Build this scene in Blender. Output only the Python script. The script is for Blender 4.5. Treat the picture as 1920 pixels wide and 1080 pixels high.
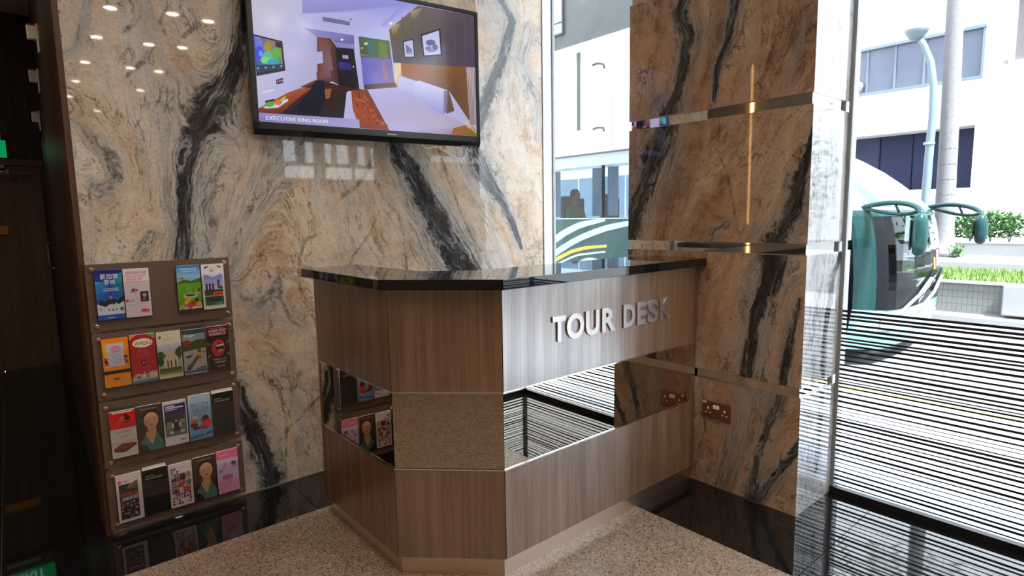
import bpy, bmesh, math, random
import numpy as np
from mathutils import Vector, Matrix

# ------------------------------------------------------------------ camera, world, light, exposure
for o in list(bpy.data.objects):
    bpy.data.objects.remove(o)
SC = bpy.context.scene
COL = SC.collection
F_PX, CAM_Z, CAM_Y = 1098.96, 1.33, -2.9356
RIGHT = Vector((0.7599822, -0.6497373, -0.0163850))
UP = Vector((0.0907523, 0.0811204, 0.9925641))
FWD = Vector((0.6435768, 0.7558180, -0.1206152))
cd = bpy.data.cameras.new('camera')
cam = bpy.data.objects.new('camera', cd)
COL.objects.link(cam)
cd.sensor_fit = 'HORIZONTAL'
cd.sensor_width = 36.0
cd.lens = 36.0 * F_PX / 1920.0
cd.clip_start = 0.02
cd.clip_end = 300
m = Matrix((RIGHT, UP, -FWD)).transposed().to_4x4()
m.translation = Vector((0, CAM_Y, CAM_Z))
cam.matrix_world = m
SC.camera = cam

SC.view_settings.view_transform = 'Standard'
SC.view_settings.look = 'None'
SC.view_settings.exposure = 0.0
SC.view_settings.gamma = 1.0
SC.view_settings.use_curve_mapping = False
SC.cycles.use_denoising = True
SC.cycles.max_bounces = 12
SC.cycles.transparent_max_bounces = 24
SC.cycles.sample_clamp_indirect = 8.0
SC.cycles.caustics_refractive = False

WORLD_STRENGTH = 6.5
w = bpy.data.worlds.new('sky')
SC.world = w
w.use_nodes = True
nt = w.node_tree
nt.nodes.clear()
tc = nt.nodes.new('ShaderNodeTexCoord')
sx = nt.nodes.new('ShaderNodeSeparateXYZ')
nt.links.new(tc.outputs['Generated'], sx.inputs[0])
rp = nt.nodes.new('ShaderNodeValToRGB')
rp.color_ramp.elements[0].position = 0.0
rp.color_ramp.elements[0].color = (0.93, 0.96, 1.0, 1)
rp.color_ramp.elements[1].position = 0.9
rp.color_ramp.elements[1].color = (0.68, 0.82, 1.0, 1)
nt.links.new(sx.outputs[2], rp.inputs[0])
bg = nt.nodes.new('ShaderNodeBackground')
bg.inputs['Strength'].default_value = WORLD_STRENGTH
nt.links.new(rp.outputs[0], bg.inputs[0])
wo = nt.nodes.new('ShaderNodeOutputWorld')
nt.links.new(bg.outputs[0], wo.inputs[0])

sd = bpy.data.lights.new('sun', 'SUN')
sd.energy = 36.0
sd.angle = math.radians(8)
sd.color = (0.94, 0.97, 1.0)
so = bpy.data.objects.new('sun', sd)
so.rotation_euler = (math.radians(-32), math.radians(-18), 0)
so.rotation_euler = Vector((0.16, 0.72, -1.4)).to_track_quat('-Z', 'Y').to_euler()
COL.objects.link(so)

# ceiling downlights: the spots inside the lamp housings further down use these figures
CEIL = 3.2
SPOT_W = 25.0
SPOT_COL = (1.0, 0.80, 0.60)
LAMP_EMIT = 60.0

# ------------------------------------------------------------------ helpers
def lin(c):
    return tuple(((x / 255.0) / 12.92 if x <= 10.31 else ((x / 255.0 + 0.055) / 1.055) ** 2.4) for x in c)

def wloc(o):
    v = Vector((0, 0, 0))
    while o is not None:
        v = v + o.location
        o = o.parent
    return v

def thing(name, label, cat, loc=(0, 0, 0), group=None):
    o = bpy.data.objects.new(name, None)
    o.empty_display_size = 0.05
    o.location = loc
    COL.objects.link(o)
    tag(o, label, cat, group)
    return o

def tag(o, label=None, cat=None, group=None, kind=None):
    if label: o['label'] = label
    if cat: o['category'] = cat
    if group: o['group'] = group
    if kind: o['kind'] = kind
    return o

def obj(name, bm, mat, parent=None, smooth=False, label=None):
    """link a bmesh given in world coordinates as one mesh object"""
    me = bpy.data.meshes.new(name)
    if parent is not None:
        bmesh.ops.translate(bm, verts=bm.verts, vec=-wloc(parent))
    bmesh.ops.recalc_face_normals(bm, faces=bm.faces)
    bm.to_mesh(me)
    bm.free()
    if isinstance(mat, (list, tuple)):
        for x in mat: me.materials.append(x)
    elif mat is not None:
        me.materials.append(mat)
    if smooth:
        for p in me.polygons: p.use_smooth = True
    o = bpy.data.objects.new(name, me)
    COL.objects.link(o)
    if parent is not None: o.parent = parent
    if label: o['label'] = label
    return o

def struct(name, bm, mat, **k):
    o = obj(name, bm, mat, **k)
    o['kind'] = 'structure'
    return o

def add_box(bm, x0, x1, y0, y1, z0, z1, bev=0.0, mi=0):
    vs = [bm.verts.new((x, y, z)) for z in (z0, z1) for y in (y0, y1) for x in (x0, x1)]
    fs = []
    for q in ((0, 2, 3, 1), (4, 5, 7, 6), (0, 1, 5, 4), (2, 6, 7, 3), (0, 4, 6, 2), (1, 3, 7, 5)):
        f = bm.faces.new([vs[i] for i in q])
        f.material_index = mi
        fs.append(f)
    if bev > 0:
        es = list({e for f in fs for e in f.edges})
        bmesh.ops.bevel(bm, geom=es, offset=bev, segments=2, affect='EDGES', profile=0.6)
    return vs

def box(*a, **k):
    bm = bmesh.new()
    add_box(bm, *a, **k)
    return bm

def add_prism(bm, pts, z0, z1, mi=0):
    """polygon in x,y extruded in z"""
    a = [bm.verts.new((x, y, z0)) for x, y in pts]
    b = [bm.verts.new((x, y, z1)) for x, y in pts]
    n = len(pts)
    fs = [bm.faces.new(a[::-1]), bm.faces.new(b)]
    for i in range(n):
        fs.append(bm.faces.new((a[i], a[(i + 1) % n], b[(i + 1) % n], b[i])))
    for f in fs: f.material_index = mi
    return a, b

def prism(pts, z0, z1, bev=0.0):
    bm = bmesh.new()
    add_prism(bm, pts, z0, z1)
    if bev: bmesh.ops.bevel(bm, geom=list(bm.edges), offset=bev, segments=2, affect='EDGES', profile=0.6)
    return bm

def add_prism_axis(bm, pts, axis, a0, a1):
    """polygon extruded along x (pts are y,z) or along y (pts are x,z)"""
    f = (lambda p, a: (a, p[0], p[1])) if axis == 'x' else (lambda p, a: (p[0], a, p[1]))
    A = [bm.verts.new(f(p, a0)) for p in pts]
    B = [bm.verts.new(f(p, a1)) for p in pts]
    n = len(pts)
    bm.faces.new(A)
    bm.faces.new(B[::-1])
    for i in range(n):
        bm.faces.new((A[i], B[i], B[(i + 1) % n], A[(i + 1) % n]))
    return bm

def add_tube(bm, path, radii, seg=10, cap=True):
    path = [Vector(p) for p in path]
    if not isinstance(radii, (list, tuple)): radii = [radii] * len(path)
    rings = []
    up = Vector((0.013, 0.021, 1))
    prev = None
    for i, p in enumerate(path):
        t = (path[min(i + 1, len(path) - 1)] - path[max(i - 1, 0)]).normalized()
        a = t.cross(up if abs(t.dot(up.normalized())) < 0.95 else Vector((1, 0.02, 0))).normalized() if prev is None else (prev - t * prev.dot(t)).normalized()
        prev = a
        b = t.cross(a)
        rings.append([bm.verts.new(p + (a * math.cos(k * 2 * math.pi / seg) + b * math.sin(k * 2 * math.pi / seg)) * radii[i]) for k in range(seg)])
    for r0, r1 in zip(rings, rings[1:]):
        for k in range(seg):
            bm.faces.new((r0[k], r0[(k + 1) % seg], r1[(k + 1) % seg], r1[k]))
    if cap:
        bm.faces.new(rings[0][::-1])
        bm.faces.new(rings[-1])
    return bm

def tube(path, radii, seg=10):
    return add_tube(bmesh.new(), path, radii, seg)

def add_lathe(bm, prof, c, axis='z', seg=20):
    """profile of (radius, height) turned about an axis through c"""
    rings = []
    for r, h in prof:
        ring = []
        for k in range(seg):
            a = 2 * math.pi * k / seg
            u, v = r * math.cos(a), r * math.sin(a)
            p = (u, v, h) if axis == 'z' else ((u, h, v) if axis == 'y' else (h, u, v))
            ring.append(bm.verts.new((c[0] + p[0], c[1] + p[1], c[2] + p[2])))
        rings.append(ring)
    for r0, r1 in zip(rings, rings[1:]):
        for k in range(seg):
            bm.faces.new((r0[k], r0[(k + 1) % seg], r1[(k + 1) % seg], r1[k]))
    bm.faces.new(rings[0][::-1])
    bm.faces.new(rings[-1])
    return bm

def lathe(prof, c, axis='z', seg=20):
    return add_lathe(bmesh.new(), prof, c, axis, seg)

# ------------------------------------------------------------------ materials
def new_mat(name):
    mt = bpy.data.materials.new(name)
    mt.use_nodes = True
    mt.node_tree.nodes.clear()
    return mt, mt.node_tree

class N:
    """small wrapper for building node trees"""
    def __init__(s, name):
        s.mat, s.t = new_mat(name)
    def n(s, kind, **k):
        x = s.t.nodes.new('ShaderNode' + kind)
        for a, b in k.items(): setattr(x, a, b)
        return x
    def l(s, a, b): s.t.links.new(a, b)
    def val(s, sock, v):
        if isinstance(v, (int, float)): sock.default_value = v
        elif isinstance(v, (tuple, list)):
            sock.default_value = (tuple(v) + (1,)) if (len(v) == 3 and sock.type == 'RGBA') else v
        else: s.l(v, sock)
    def math(s, op, a, b=0.0, c=0.0, clamp=False):
        x = s.n('Math', operation=op, use_clamp=clamp)
        s.val(x.inputs[0], a); s.val(x.inputs[1], b); s.val(x.inputs[2], c)
        return x.outputs[0]
    def smooth(s, v, a, b):
        x = s.n('MapRange', interpolation_type='SMOOTHSTEP')
        s.val(x.inputs[0], v); s.val(x.inputs[1], a); s.val(x.inputs[2], b)
        return x.outputs[0]
    def mix(s, f, a, b, mode='MIX'):
        x = s.n('Mix', data_type='RGBA', blend_type=mode)
        s.val(x.inputs[0], f); s.val(x.inputs[6], a); s.val(x.inputs[7], b)
        return x.outputs[2]
    def ramp(s, v, stops):
        x = s.n('ValToRGB')
        r = x.color_ramp
        while len(r.elements) < len(stops): r.elements.new(0.5)
        for e, (p, c) in zip(r.elements, stops):
            e.position = p
            e.color = tuple(c) + (1,) if len(c) == 3 else c
        s.val(x.inputs[0], v)
        return x.outputs[0]
    def vec(s, v, scale=(1, 1, 1), off=(0, 0, 0)):
        x = s.n('Mapping')
        s.val(x.inputs[0], v)
        x.inputs['Scale'].default_value = scale
        x.inputs['Location'].default_value = off
        return x.outputs[0]
    def noise(s, v, scale, detail=3, rough=0.55, dist=0.0):
        x = s.n('TexNoise')
        s.val(x.inputs['Vector'], v)
        x.inputs['Scale'].default_value = scale
        x.inputs['Detail'].default_value = detail
        x.inputs['Roughness'].default_value = rough
        x.inputs['Distortion'].default_value = dist
        return x.outputs[0]
    def voronoi(s, v, scale, feature='F1'):
        x = s.n('TexVoronoi', feature=feature)
        s.val(x.inputs['Vector'], v)
        x.inputs['Scale'].default_value = scale
        return x
    def pos(s):
        return s.n('NewGeometry').outputs['Position']
    def attr(s, name):
        return s.n('Attribute', attribute_name=name)
    def done(s, color, rough=0.5, metal=0.0, spec=0.5, ior=1.5, emit=None, estr=0.0, bump=None, bstr=0.1, coat=0.0, bdist=0.002):
        p = s.n('BsdfPrincipled')
        s.val(p.inputs['Base Color'], color)
        s.val(p.inputs['Roughness'], rough)
        s.val(p.inputs['Metallic'], metal)
        s.val(p.inputs['Specular IOR Level'], spec)
        p.inputs['IOR'].default_value = ior
        s.val(p.inputs['Coat Weight'], coat)
        p.inputs['Coat Roughness'].default_value = 0.03
        if emit is not None:
            s.val(p.inputs['Emission Color'], emit)
            s.val(p.inputs['Emission Strength'], estr)
        if bump is not None:
            b = s.n('Bump')
            b.inputs['Strength'].default_value = bstr
            b.inputs['Distance'].default_value = bdist
            s.l(bump, b.inputs['Height'])
            s.l(b.outputs[0], p.inputs['Normal'])
        o = s.n('OutputMaterial')
        s.l(p.outputs[0], o.inputs[0])
        return s.mat

def simple(name, col, rough=0.5, metal=0.0, spec=0.5, var=0.06, scale=12.0, coat=0.0):
    """plain colour with a little procedural unevenness"""
    s = N(name)
    nz = s.noise(s.pos(), scale, 3)
    k = s.math('MULTIPLY_ADD', nz, 2 * var, 1 - var)
    c = s.mix(1.0, tuple(col), s.math('ADD', k, 0.0), 'MULTIPLY')
    return s.done(c, rough, metal, spec, coat=coat)

def emitter(name, col, strength):
    s = N(name)
    e = s.n('Emission')
    e.inputs[0].default_value = tuple(col) + (1,)
    e.inputs[1].default_value = strength
    o = s.n('OutputMaterial')
    s.l(e.outputs[0], o.inputs[0])
    return s.mat

def glass(name, tint=(0.96, 0.985, 0.975), extra=0.0):
    s = N(name)
    tr = s.n('BsdfTransparent')
    tr.inputs[0].default_value = tuple(tint) + (1,)
    gl = s.n('BsdfGlossy')
    gl.inputs['Roughness'].default_value = 0.0
    ge = s.n('NewGeometry')
    dt = s.n('VectorMath', operation='DOT_PRODUCT')
    s.l(ge.outputs['Incoming'], dt.inputs[0]); s.l(ge.outputs['Normal'], dt.inputs[1])
    k = s.math('SUBTRACT', 1.0, s.math('ABSOLUTE', dt.outputs['Value']), clamp=True)
    f = s.math('MULTIPLY_ADD', s.math('POWER', k, 5.0), 0.96, 0.04 + extra, clamp=True)
    mx = s.n('MixShader')
    s.l(f, mx.inputs[0]); s.l(tr.outputs[0], mx.inputs[1]); s.l(gl.outputs[0], mx.inputs[2])
    o = s.n('OutputMaterial')
    s.l(mx.outputs[0], o.inputs[0])
    return s.mat

def marble(name, stops, vein_dark=(0.010, 0.010, 0.011), halo=(0.42, 0.40, 0.385), ochre=(0.34, 0.20, 0.09), scratch=0.75):
    """polished granite with flowing veins; coordinates and vein distances come from the mesh"""
    s = N(name)
    fl = s.attr('flow').outputs['Vector']
    vv = s.attr('veins').outputs['Vector']
    sf = s.n('SeparateXYZ'); s.l(fl, sf.inputs[0])
    sv = s.n('SeparateXYZ'); s.l(vv, sv.inputs[0])
    T, H, Z = sf.outputs
    c2 = s.n('CombineXYZ'); s.l(H, c2.inputs[0]); s.l(Z, c2.inputs[1])
    P = c2.outputs[0]
    # crinkle the running coordinate so that the bands fold on themselves
    k1 = s.math('MULTIPLY', s.math('SUBTRACT', s.noise(P, 5.0, 3, 0.6, 0.5), 0.5), 0.11)
    k2 = s.math('MULTIPLY', s.math('SUBTRACT', s.noise(P, 24, 4, 0.65, 0.4), 0.5), 0.017)
    T = s.math('ADD', T, s.math('ADD', k1, k2))
    cf = s.n('CombineXYZ'); s.l(T, cf.inputs[0]); s.l(H, cf.inputs[1]); s.l(Z, cf.inputs[2])
    Fw = cf.outputs[0]
    w1 = s.math('SUBTRACT', s.noise(P, 7, 4), 0.5)
    w2 = s.math('SUBTRACT', s.noise(P, 46, 6, 0.72), 0.5)
    warp = s.math('ADD', s.math('MULTIPLY', w1, 1.1), s.math('MULTIPLY', w2, 1.15))
    st1 = s.noise(s.vec(Fw, (46, 5, 5)), 1.0, 5, 0.6, 0.3)
    st2 = s.noise(s.vec(Fw, (130, 9, 9)), 1.0, 3, 0.6, 0.2)
    st = s.math('ADD', s.math('MULTIPLY', st1, 0.62), s.math('MULTIPLY', st2, 0.38))
    stw = s.math('MULTIPLY', s.math('SUBTRACT', st, 0.5), 2.2)
    dv = s.math('ADD', s.math('ADD', sv.outputs[0], s.math('MULTIPLY', warp, 0.7)), stw)
    gv = s.math('ADD', s.math('ADD', sv.outputs[1], s.math('MULTIPLY', warp, 1.2)), stw)
    tv = s.math('ADD', sv.outputs[2], s.math('MULTIPLY', warp, 1.9))
    # body colour
    b1 = s.noise(s.vec(Fw, (3.4, 1.5, 1.3)), 1.0, 6, 0.62, 0.5)
    b2 = s.noise(P, 15, 5, 0.65)
    b = s.math('ADD', s.math('MULTIPLY', b1, 0.72), s.math('MULTIPLY', b2, 0.28))
    base = s.ramp(b, stops)
    # broad grey-lilac clouds drawn out along the flow
    cl = s.smooth(s.noise(s.vec(Fw, (5.5, 1.2, 1.0), (3.1, 1.7, 0.4)), 1.0, 6, 0.65, 0.6), 0.50, 0.68)
    base = s.mix(s.math('MULTIPLY', cl, 0.62), base, tuple(0.92 * x for x in halo))
    # ochre and rust stains
    oc = s.smooth(s.noise(P, 3.4, 6, 0.68, 0.4), 0.56, 0.72)
    base = s.mix(s.math('MULTIPLY', oc, 0.55), base, ochre)
    grain = s.noise(P, 240, 2, 0.75)
    mott = s.noise(P, 75, 4, 0.75)
    g = s.math('ADD', s.math('MULTIPLY', grain, 0.8), s.math('MULTIPLY', mott, 0.9))
    base = s.mix(1.0, base, s.math('ADD', g, 0.15), 'MULTIPLY')
    # streaks along the flow
    patch = s.smooth(s.noise(P, 3.6, 4, 0.6), 0.42, 0.62)
    fs = s.smooth(st, 0.54, 0.66)
    base = s.mix(s.math('MULTIPLY', s.math('MULTIPLY', fs, patch), 0.65), base, (0.15, 0.125, 0.11))
    # random hairline veins, broken up
    rn = s.noise(s.vec(Fw, (6.5, 2.2, 1.8)), 1.0, 8, 0.66, 0.8)
    ridge = s.math('ABSOLUTE', s.math('SUBTRACT', rn, 0.5))
    hair = s.math('SUBTRACT', 1.0, s.smooth(ridge, 0.001, 0.016))
    hair = s.math('MULTIPLY', hair, s.smooth(s.noise(P, 5.0, 4), 0.42, 0.60))
    base = s.mix(s.math('MULTIPLY', hair, scratch), base, (0.025, 0.022, 0.02))
    rn2 = s.noise(s.vec(Fw, (15, 4.2, 3.4), (5.2, 1.1, 2.3)), 1.0, 7, 0.66, 0.9)
    rd2 = s.math('ABSOLUTE', s.math('SUBTRACT', rn2, 0.5))
    h2 = s.math('MULTIPLY', s.math('SUBTRACT', 1.0, s.smooth(rd2, 0.001, 0.022)), s.smooth(s.noise(P, 3.1, 4, 0.6), 0.50, 0.66))
    base = s.mix(s.math('MULTIPLY', h2, 0.85), base, (0.05, 0.043, 0.04))
    # dark mineral flecks
    fk = s.smooth(s.noise(s.vec(Fw, (75, 30, 30)), 1.0, 3, 0.6), 0.63, 0.72)
    fk = s.math('MULTIPLY', fk, s.smooth(s.noise(P, 9, 3), 0.38, 0.6))
    base = s.mix(s.math('MULTIPLY', fk, 0.75), base, (0.07, 0.06, 0.055))
    # layered halo, then the black core, both combed by the streaks
    hcol = s.ramp(st, [(0.30, (0.05, 0.05, 0.052)), (0.42, tuple(0.45 * x for x in halo)), (0.50, tuple(0.85 * x for x in halo)), (0.58, halo), (0.66, tuple(0.4 * x for x in halo)), (0.78, halo)])
    hl = s.math('SUBTRACT', 1.0, s.smooth(dv, 0.9, 2.6))
    gl = s.math('SUBTRACT', 1.0, s.smooth(gv, 0.35, 1.7))
    hm = s.math('MAXIMUM', s.math('MULTIPLY', hl, 0.9), s.math('MULTIPLY', gl, 0.85))
    base = s.mix(s.math('MULTIPLY', hm, s.math('MULTIPLY_ADD', s.smooth(st2, 0.40, 0.55), 0.55, 0.45)), base, hcol)
    # thin dark lines running with the flow, thickest beside the veins
    ln = s.math('ABSOLUTE', s.math('SUBTRACT', s.noise(s.vec(Fw, (24, 2.8, 2.4), (0.7, 3.1, 1.9)), 1.0, 5, 0.6, 0.35), 0.5))
    lm = s.math('MULTIPLY', s.math('SUBTRACT', 1.0, s.smooth(ln, 0.003, 0.026)), s.math('MAXIMUM', hm, s.math('MULTIPLY', patch, 0.45)))
    base = s.mix(s.math('MULTIPLY', lm, 0.85), base, (0.035, 0.034, 0.035))
    dcol = s.ramp(st, [(0.36, vein_dark), (0.48, (0.022, 0.023, 0.025)), (0.56, (0.07, 0.072, 0.074)), (0.62, tuple(0.65 * x for x in halo)), (0.68, (0.05, 0.05, 0.052)), (0.76, halo)])
    dm = s.math('SUBTRACT', 1.0, s.smooth(dv, 0.52, 1.08))
    base = s.mix(s.math('MULTIPLY', dm, 0.96), base, dcol)
    tm = s.math('SUBTRACT', 1.0, s.smooth(tv, 0.25, 1.15))
    tm = s.math('MULTIPLY', tm, s.math('MULTIPLY_ADD', s.smooth(s.noise(P, 22, 4, 0.7), 0.36, 0.58), 0.75, 0.15))
    base = s.mix(s.math('MULTIPLY', tm, 0.8), base, (0.065, 0.06, 0.055))
    return s.done(base, 0.03, 0.0, 0.5)

def vcolor(name, rough=0.35, spec=0.5, emit=0.0):
    s = N(name)
    a = s.attr('Col').outputs['Color']
    if emit > 0:
        return s.done((0.01, 0.01, 0.012), 0.12, 0.0, 0.5, emit=a, estr=emit)
    return s.done(a, rough, 0.0, spec)

M = {}
M['marble'] = marble('marble_pale', [(0.33, (0.29, 0.175, 0.09)), (0.41, (0.46, 0.315, 0.20)), (0.48, (0.56, 0.42, 0.295)), (0.56, (0.61, 0.49, 0.375)), (0.66, (0.65, 0.58, 0.50))])
M['marble_warm'] = marble('marble_warm', [(0.35, (0.17, 0.093, 0.048)), (0.43, (0.31, 0.185, 0.108)), (0.50, (0.40, 0.255, 0.16)), (0.57, (0.45, 0.32, 0.22)), (0.66, (0.48, 0.39, 0.30))], halo=(0.30, 0.27, 0.25), ochre=(0.25, 0.12, 0.045))
M['marble_daylit'] = marble('marble_daylit', [(0.35, (0.30, 0.26, 0.22)), (0.45, (0.40, 0.37, 0.34)), (0.55, (0.46, 0.44, 0.43)), (0.66, (0.52, 0.51, 0.50))], halo=(0.36, 0.37, 0.38), ochre=(0.36, 0.31, 0.25))  # near column face: cool daylight wash mixed into the same stone's colours

def wood(name, c0, c1, c2, rough=0.38, s1=34, s2=170, spec=0.5):
    s = N(name)
    p = s.pos()
    a = s.noise(s.vec(p, (s1, s1, 0.9)), 1.0, 4, 0.6)
    b = s.noise(s.vec(p, (s2, s2, 2.6)), 1.0, 3, 0.6)
    v = s.math('ADD', s.math('MULTIPLY', a, 0.62), s.math('MULTIPLY', b, 0.38))
    c = s.ramp(v, [(0.34, c0), (0.5, c1), (0.66, c2)])
    sp_ = s.math('MULTIPLY', s.smooth(v, 0.36, 0.64), spec * 0.35)
    return s.done(c, rough, 0.0, s.math('ADD', sp_, spec * 0.78), ior=1.9 if spec > 0.9 else 1.5, bump=b, bstr=0.06, bdist=0.0004)
M['laminate'] = wood('desk_laminate', (0.095, 0.043, 0.018), (0.165, 0.080, 0.037), (0.25, 0.138, 0.072), 0.28, 22, 120, 1.0)
M['dark_wood'] = wood('dark_wood', (0.012, 0.006, 0.004), (0.028, 0.013, 0.008), (0.05, 0.024, 0.013), 0.4, 22, 110)
M['red_wood'] = wood('red_wood_edge', (0.05, 0.02, 0.012), (0.085, 0.035, 0.022), (0.12, 0.05, 0.03), 0.4)
M['door'] = wood('door_veneer', (0.075, 0.046, 0.026), (0.10, 0.064, 0.038), (0.125, 0.082, 0.05), 0.5, 14, 80)

def black_granite():
    s = N('black_granite')
    p = s.pos()
    f = s.smooth(s.noise(p, 420, 2, 0.7), 0.62, 0.75)
    c = s.mix(s.math('MULTIPLY', f, 0.5), (0.005, 0.0052, 0.0055), (0.035, 0.036, 0.034))
    r = s.math('MULTIPLY_ADD', s.noise(p, 5, 3), 0.04, 0.01)
    return s.done(c, r, 0.0, 0.7, ior=1.62)
M['black_granite'] = black_granite()

def speckled():
    s = N('speckled_granite')
    p = s.pos()
    v = s.voronoi(p, 165)
    sep = s.n('SeparateColor'); s.l(v.outputs['Color'], sep.inputs[0])
    c = s.ramp(sep.outputs[0], [(0.0, (0.16, 0.105, 0.072)), (0.3, (0.23, 0.165, 0.12)), (0.55, (0.29, 0.22, 0.165)), (0.8, (0.20, 0.15, 0.115)), (1.0, (0.36, 0.30, 0.24))])
    dk = s.smooth(sep.outputs[1], 0.87, 0.93)
    c = s.mix(s.math('MULTIPLY', dk, 0.85), c, (0.05, 0.045, 0.04))
    big = s.noise(p, 9, 4)
    c = s.mix(1.0, c, s.math('MULTIPLY_ADD', big, 0.5, 0.72), 'MULTIPLY')
    return s.done(c, 0.22, 0.0, 0.5)
M['speckled'] = speckled()

M['black_top'] = simple('black_counter_granite', (0.006, 0.0062, 0.007), 0.025, 0, 0.6, 0.3, 300)
M['mirror'] = simple('bronze_mirror', (0.52, 0.465, 0.40), 0.006, 1.0, 0.5, 0.0)
M['steel'] = simple('mirror_steel', (0.78, 0.76, 0.73), 0.03, 1.0, 0.5, 0.03)
M['satin'] = simple('satin_metal', (0.50, 0.455, 0.43), 0.34, 1.0, 0.5, 0.04, 60)
M['kick'] = simple('copper_kick_metal', (0.78, 0.62, 0.52), 0.30, 1.0, 0.5, 0.05, 40)
M['chrome'] = simple('chrome', (0.85, 0.85, 0.85), 0.08, 1.0)
M['dark'] = simple('dark_core', (0.015, 0.013, 0.012), 0.7)
M['black_plastic'] = simple('black_plastic', (0.010, 0.010, 0.011), 0.12, 0, 0.5)
M['alu_grey'] = simple('grey_silicone', (0.26, 0.27, 0.28), 0.5)
M['bezel'] = simple('tv_bezel', (0.022, 0.026, 0.028), 0.28, 0, 0.5)
M['board'] = simple('brown_acrylic', (0.135, 0.088, 0.066), 0.22, 0, 0.5, 0.05)
M['copper'] = simple('copper_cap', (0.62, 0.34, 0.24), 0.3, 1.0)
M['clear'] = glass('clear_acrylic', (0.97, 0.97, 0.97))
M['glass'] = glass('window_glass', (0.97, 0.985, 0.98))
M['tinted'] = glass('bus_glass', (0.50, 0.57, 0.62), -0.025)
M['stripe'] = simple('black_film', (0.008, 0.008, 0.010), 0.35)
M['channel'] = simple('dark_bronze_channel', (0.03, 0.03, 0.034), 0.3, 0.6)
M['alu'] = simple('grey_aluminium', (0.32, 0.33, 0.34), 0.35, 0.7)
M['white'] = simple('white_paint', (0.80, 0.80, 0.79), 0.45)
M['white_gloss'] = simple('white_plastic', (0.78, 0.75, 0.71), 0.25)
M['paper'] = simple('paper_edges', (0.72, 0.68, 0.66), 0.7)
M['grout'] = simple('joint_filler', (0.42, 0.38, 0.33), 0.8)
M['ceiling'] = simple('ceiling_paint', (0.55, 0.51, 0.46), 0.8)
M['plaster'] = simple('lobby_wall', (0.34, 0.26, 0.19), 0.6)
M['socket'] = simple('bronze_plate', (0.30, 0.15, 0.085), 0.26, 0.85)
M['print'] = vcolor('printed_paper', 0.28)
M['screen'] = vcolor('lit_screen', emit=0.80)
M['sign_lit'] = vcolor('lit_exit_sign', emit=0.9)

# ------------------------------------------------------------------ text and flat print
def text_mesh(body, bold=0.0):
    cu = bpy.data.curves.new('lettering', 'FONT')
    cu.body = body
    cu.size = 1.0
    cu.offset = bold
    cu.resolution_u = 4 if len(body) < 2 else 2
    o = bpy.data.objects.new('lettering', cu)
    COL.objects.link(o)
    dg = bpy.context.evaluated_depsgraph_get()
    me = bpy.data.meshes.new_from_object(o.evaluated_get(dg))
    vs = [tuple(v.co)[:2] for v in me.vertices]
    fs = [tuple(p.vertices) for p in me.polygons]
    bpy.data.objects.remove(o)
    bpy.data.curves.remove(cu)
    bpy.data.meshes.remove(me)
    return vs, fs
_tx = {}
def text_shape(body, bold=0.0):
    k = (body, bold)
    if k not in _tx:
        vs, fs = text_mesh(body, bold)
        a = np.array(vs) if vs else np.zeros((1, 2))
        lo, hi = a.min(0), a.max(0)
        sz = np.maximum(hi - lo, 1e-6)
        _tx[k] = ([tuple((np.array(v) - lo) / sz) for v in vs], fs)
    return _tx[k]

class Print:
    """flat artwork: coloured polygons in a unit square, laid over each other, built as one printed sheet"""
    def __init__(s):
        s.v, s.f, s.c, s.layer = [], [], [], 0
    def poly(s, pts, col, keep=False):
        if not keep: s.layer += 1
        i = len(s.v)
        n = len(pts)
        cols = [lin(c) for c in col] if isinstance(col[0], (tuple, list)) else [lin(col)] * n
        s.v += [(p[0], p[1], s.layer) for p in pts]
        s.c += cols
        s.f.append(tuple(range(i, i + n)))
    def rect(s, x0, y0, x1, y1, col, keep=False):
        s.poly([(x0, y0), (x1, y0), (x1, y1), (x0, y1)], col, keep)
    def grad(s, x0, y0, x1, y1, bot, top):
        s.poly([(x0, y0), (x1, y0), (x1, y1), (x0, y1)], [bot, bot, top, top])
    def oval(s, cx, cy, rx, ry, col, n=18, keep=False):
        s.poly([(cx + rx * math.cos(2 * math.pi * k / n), cy + ry * math.sin(2 * math.pi * k / n)) for k in range(n)], col, keep)
    def text(s, body, x0, y0, x1, y1, col, bold=0.0):
        vs, fs = text_shape(body, 0.0)
        for k in ((0,) if bold < 0.005 else (-1, 0, 1)):       # heavier strokes: the word laid over itself
            s.layer += 1
            e = k * min(bold, 0.03) * 0.35 * (y1 - y0)
            i = len(s.v)
            s.v += [(x0 + e + v[0] * (x1 - x0), y0 + v[1] * (y1 - y0), s.layer) for v in vs]
            s.c += [lin(col)] * len(vs)
            s.f += [tuple(j + i for j in f) for f in fs]
    def build(s, name, mp, mat, parent, dl=0.00012):
        """mp(u, v, height) gives the world point"""
        off = wloc(parent) if parent is not None else Vector((0, 0, 0))
        me = bpy.data.meshes.new(name)
        me.from_pydata([tuple(Vector(mp(u, v, l * dl)) - off) for u, v, l in s.v], [], s.f)
        ca = me.color_attributes.new('Col', 'FLOAT_COLOR', 'POINT')
        ca.data.foreach_set('color', np.array([tuple(c) + (1.0,) for c in s.c], dtype=np.float32).ravel())
        me.materials.append(mat)
        o = bpy.data.objects.new(name, me)
        COL.objects.link(o)
        if parent is not None: o.parent = parent
        return o

def homography(src, dst):
    A = []
    for (x, y), (u, v) in zip(src, dst):
        A.append([x, y, 1, 0, 0, 0, -u * x, -u * y, -u])
        A.append([0, 0, 0, x, y, 1, -v * x, -v * y, -v])
    h = np.linalg.svd(np.array(A, float))[2][-1].reshape(3, 3)
    def f(x, y):
        q = h @ np.array([x, y, 1.0])
        return q[0] / q[2], q[1] / q[2]
    return f

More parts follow.
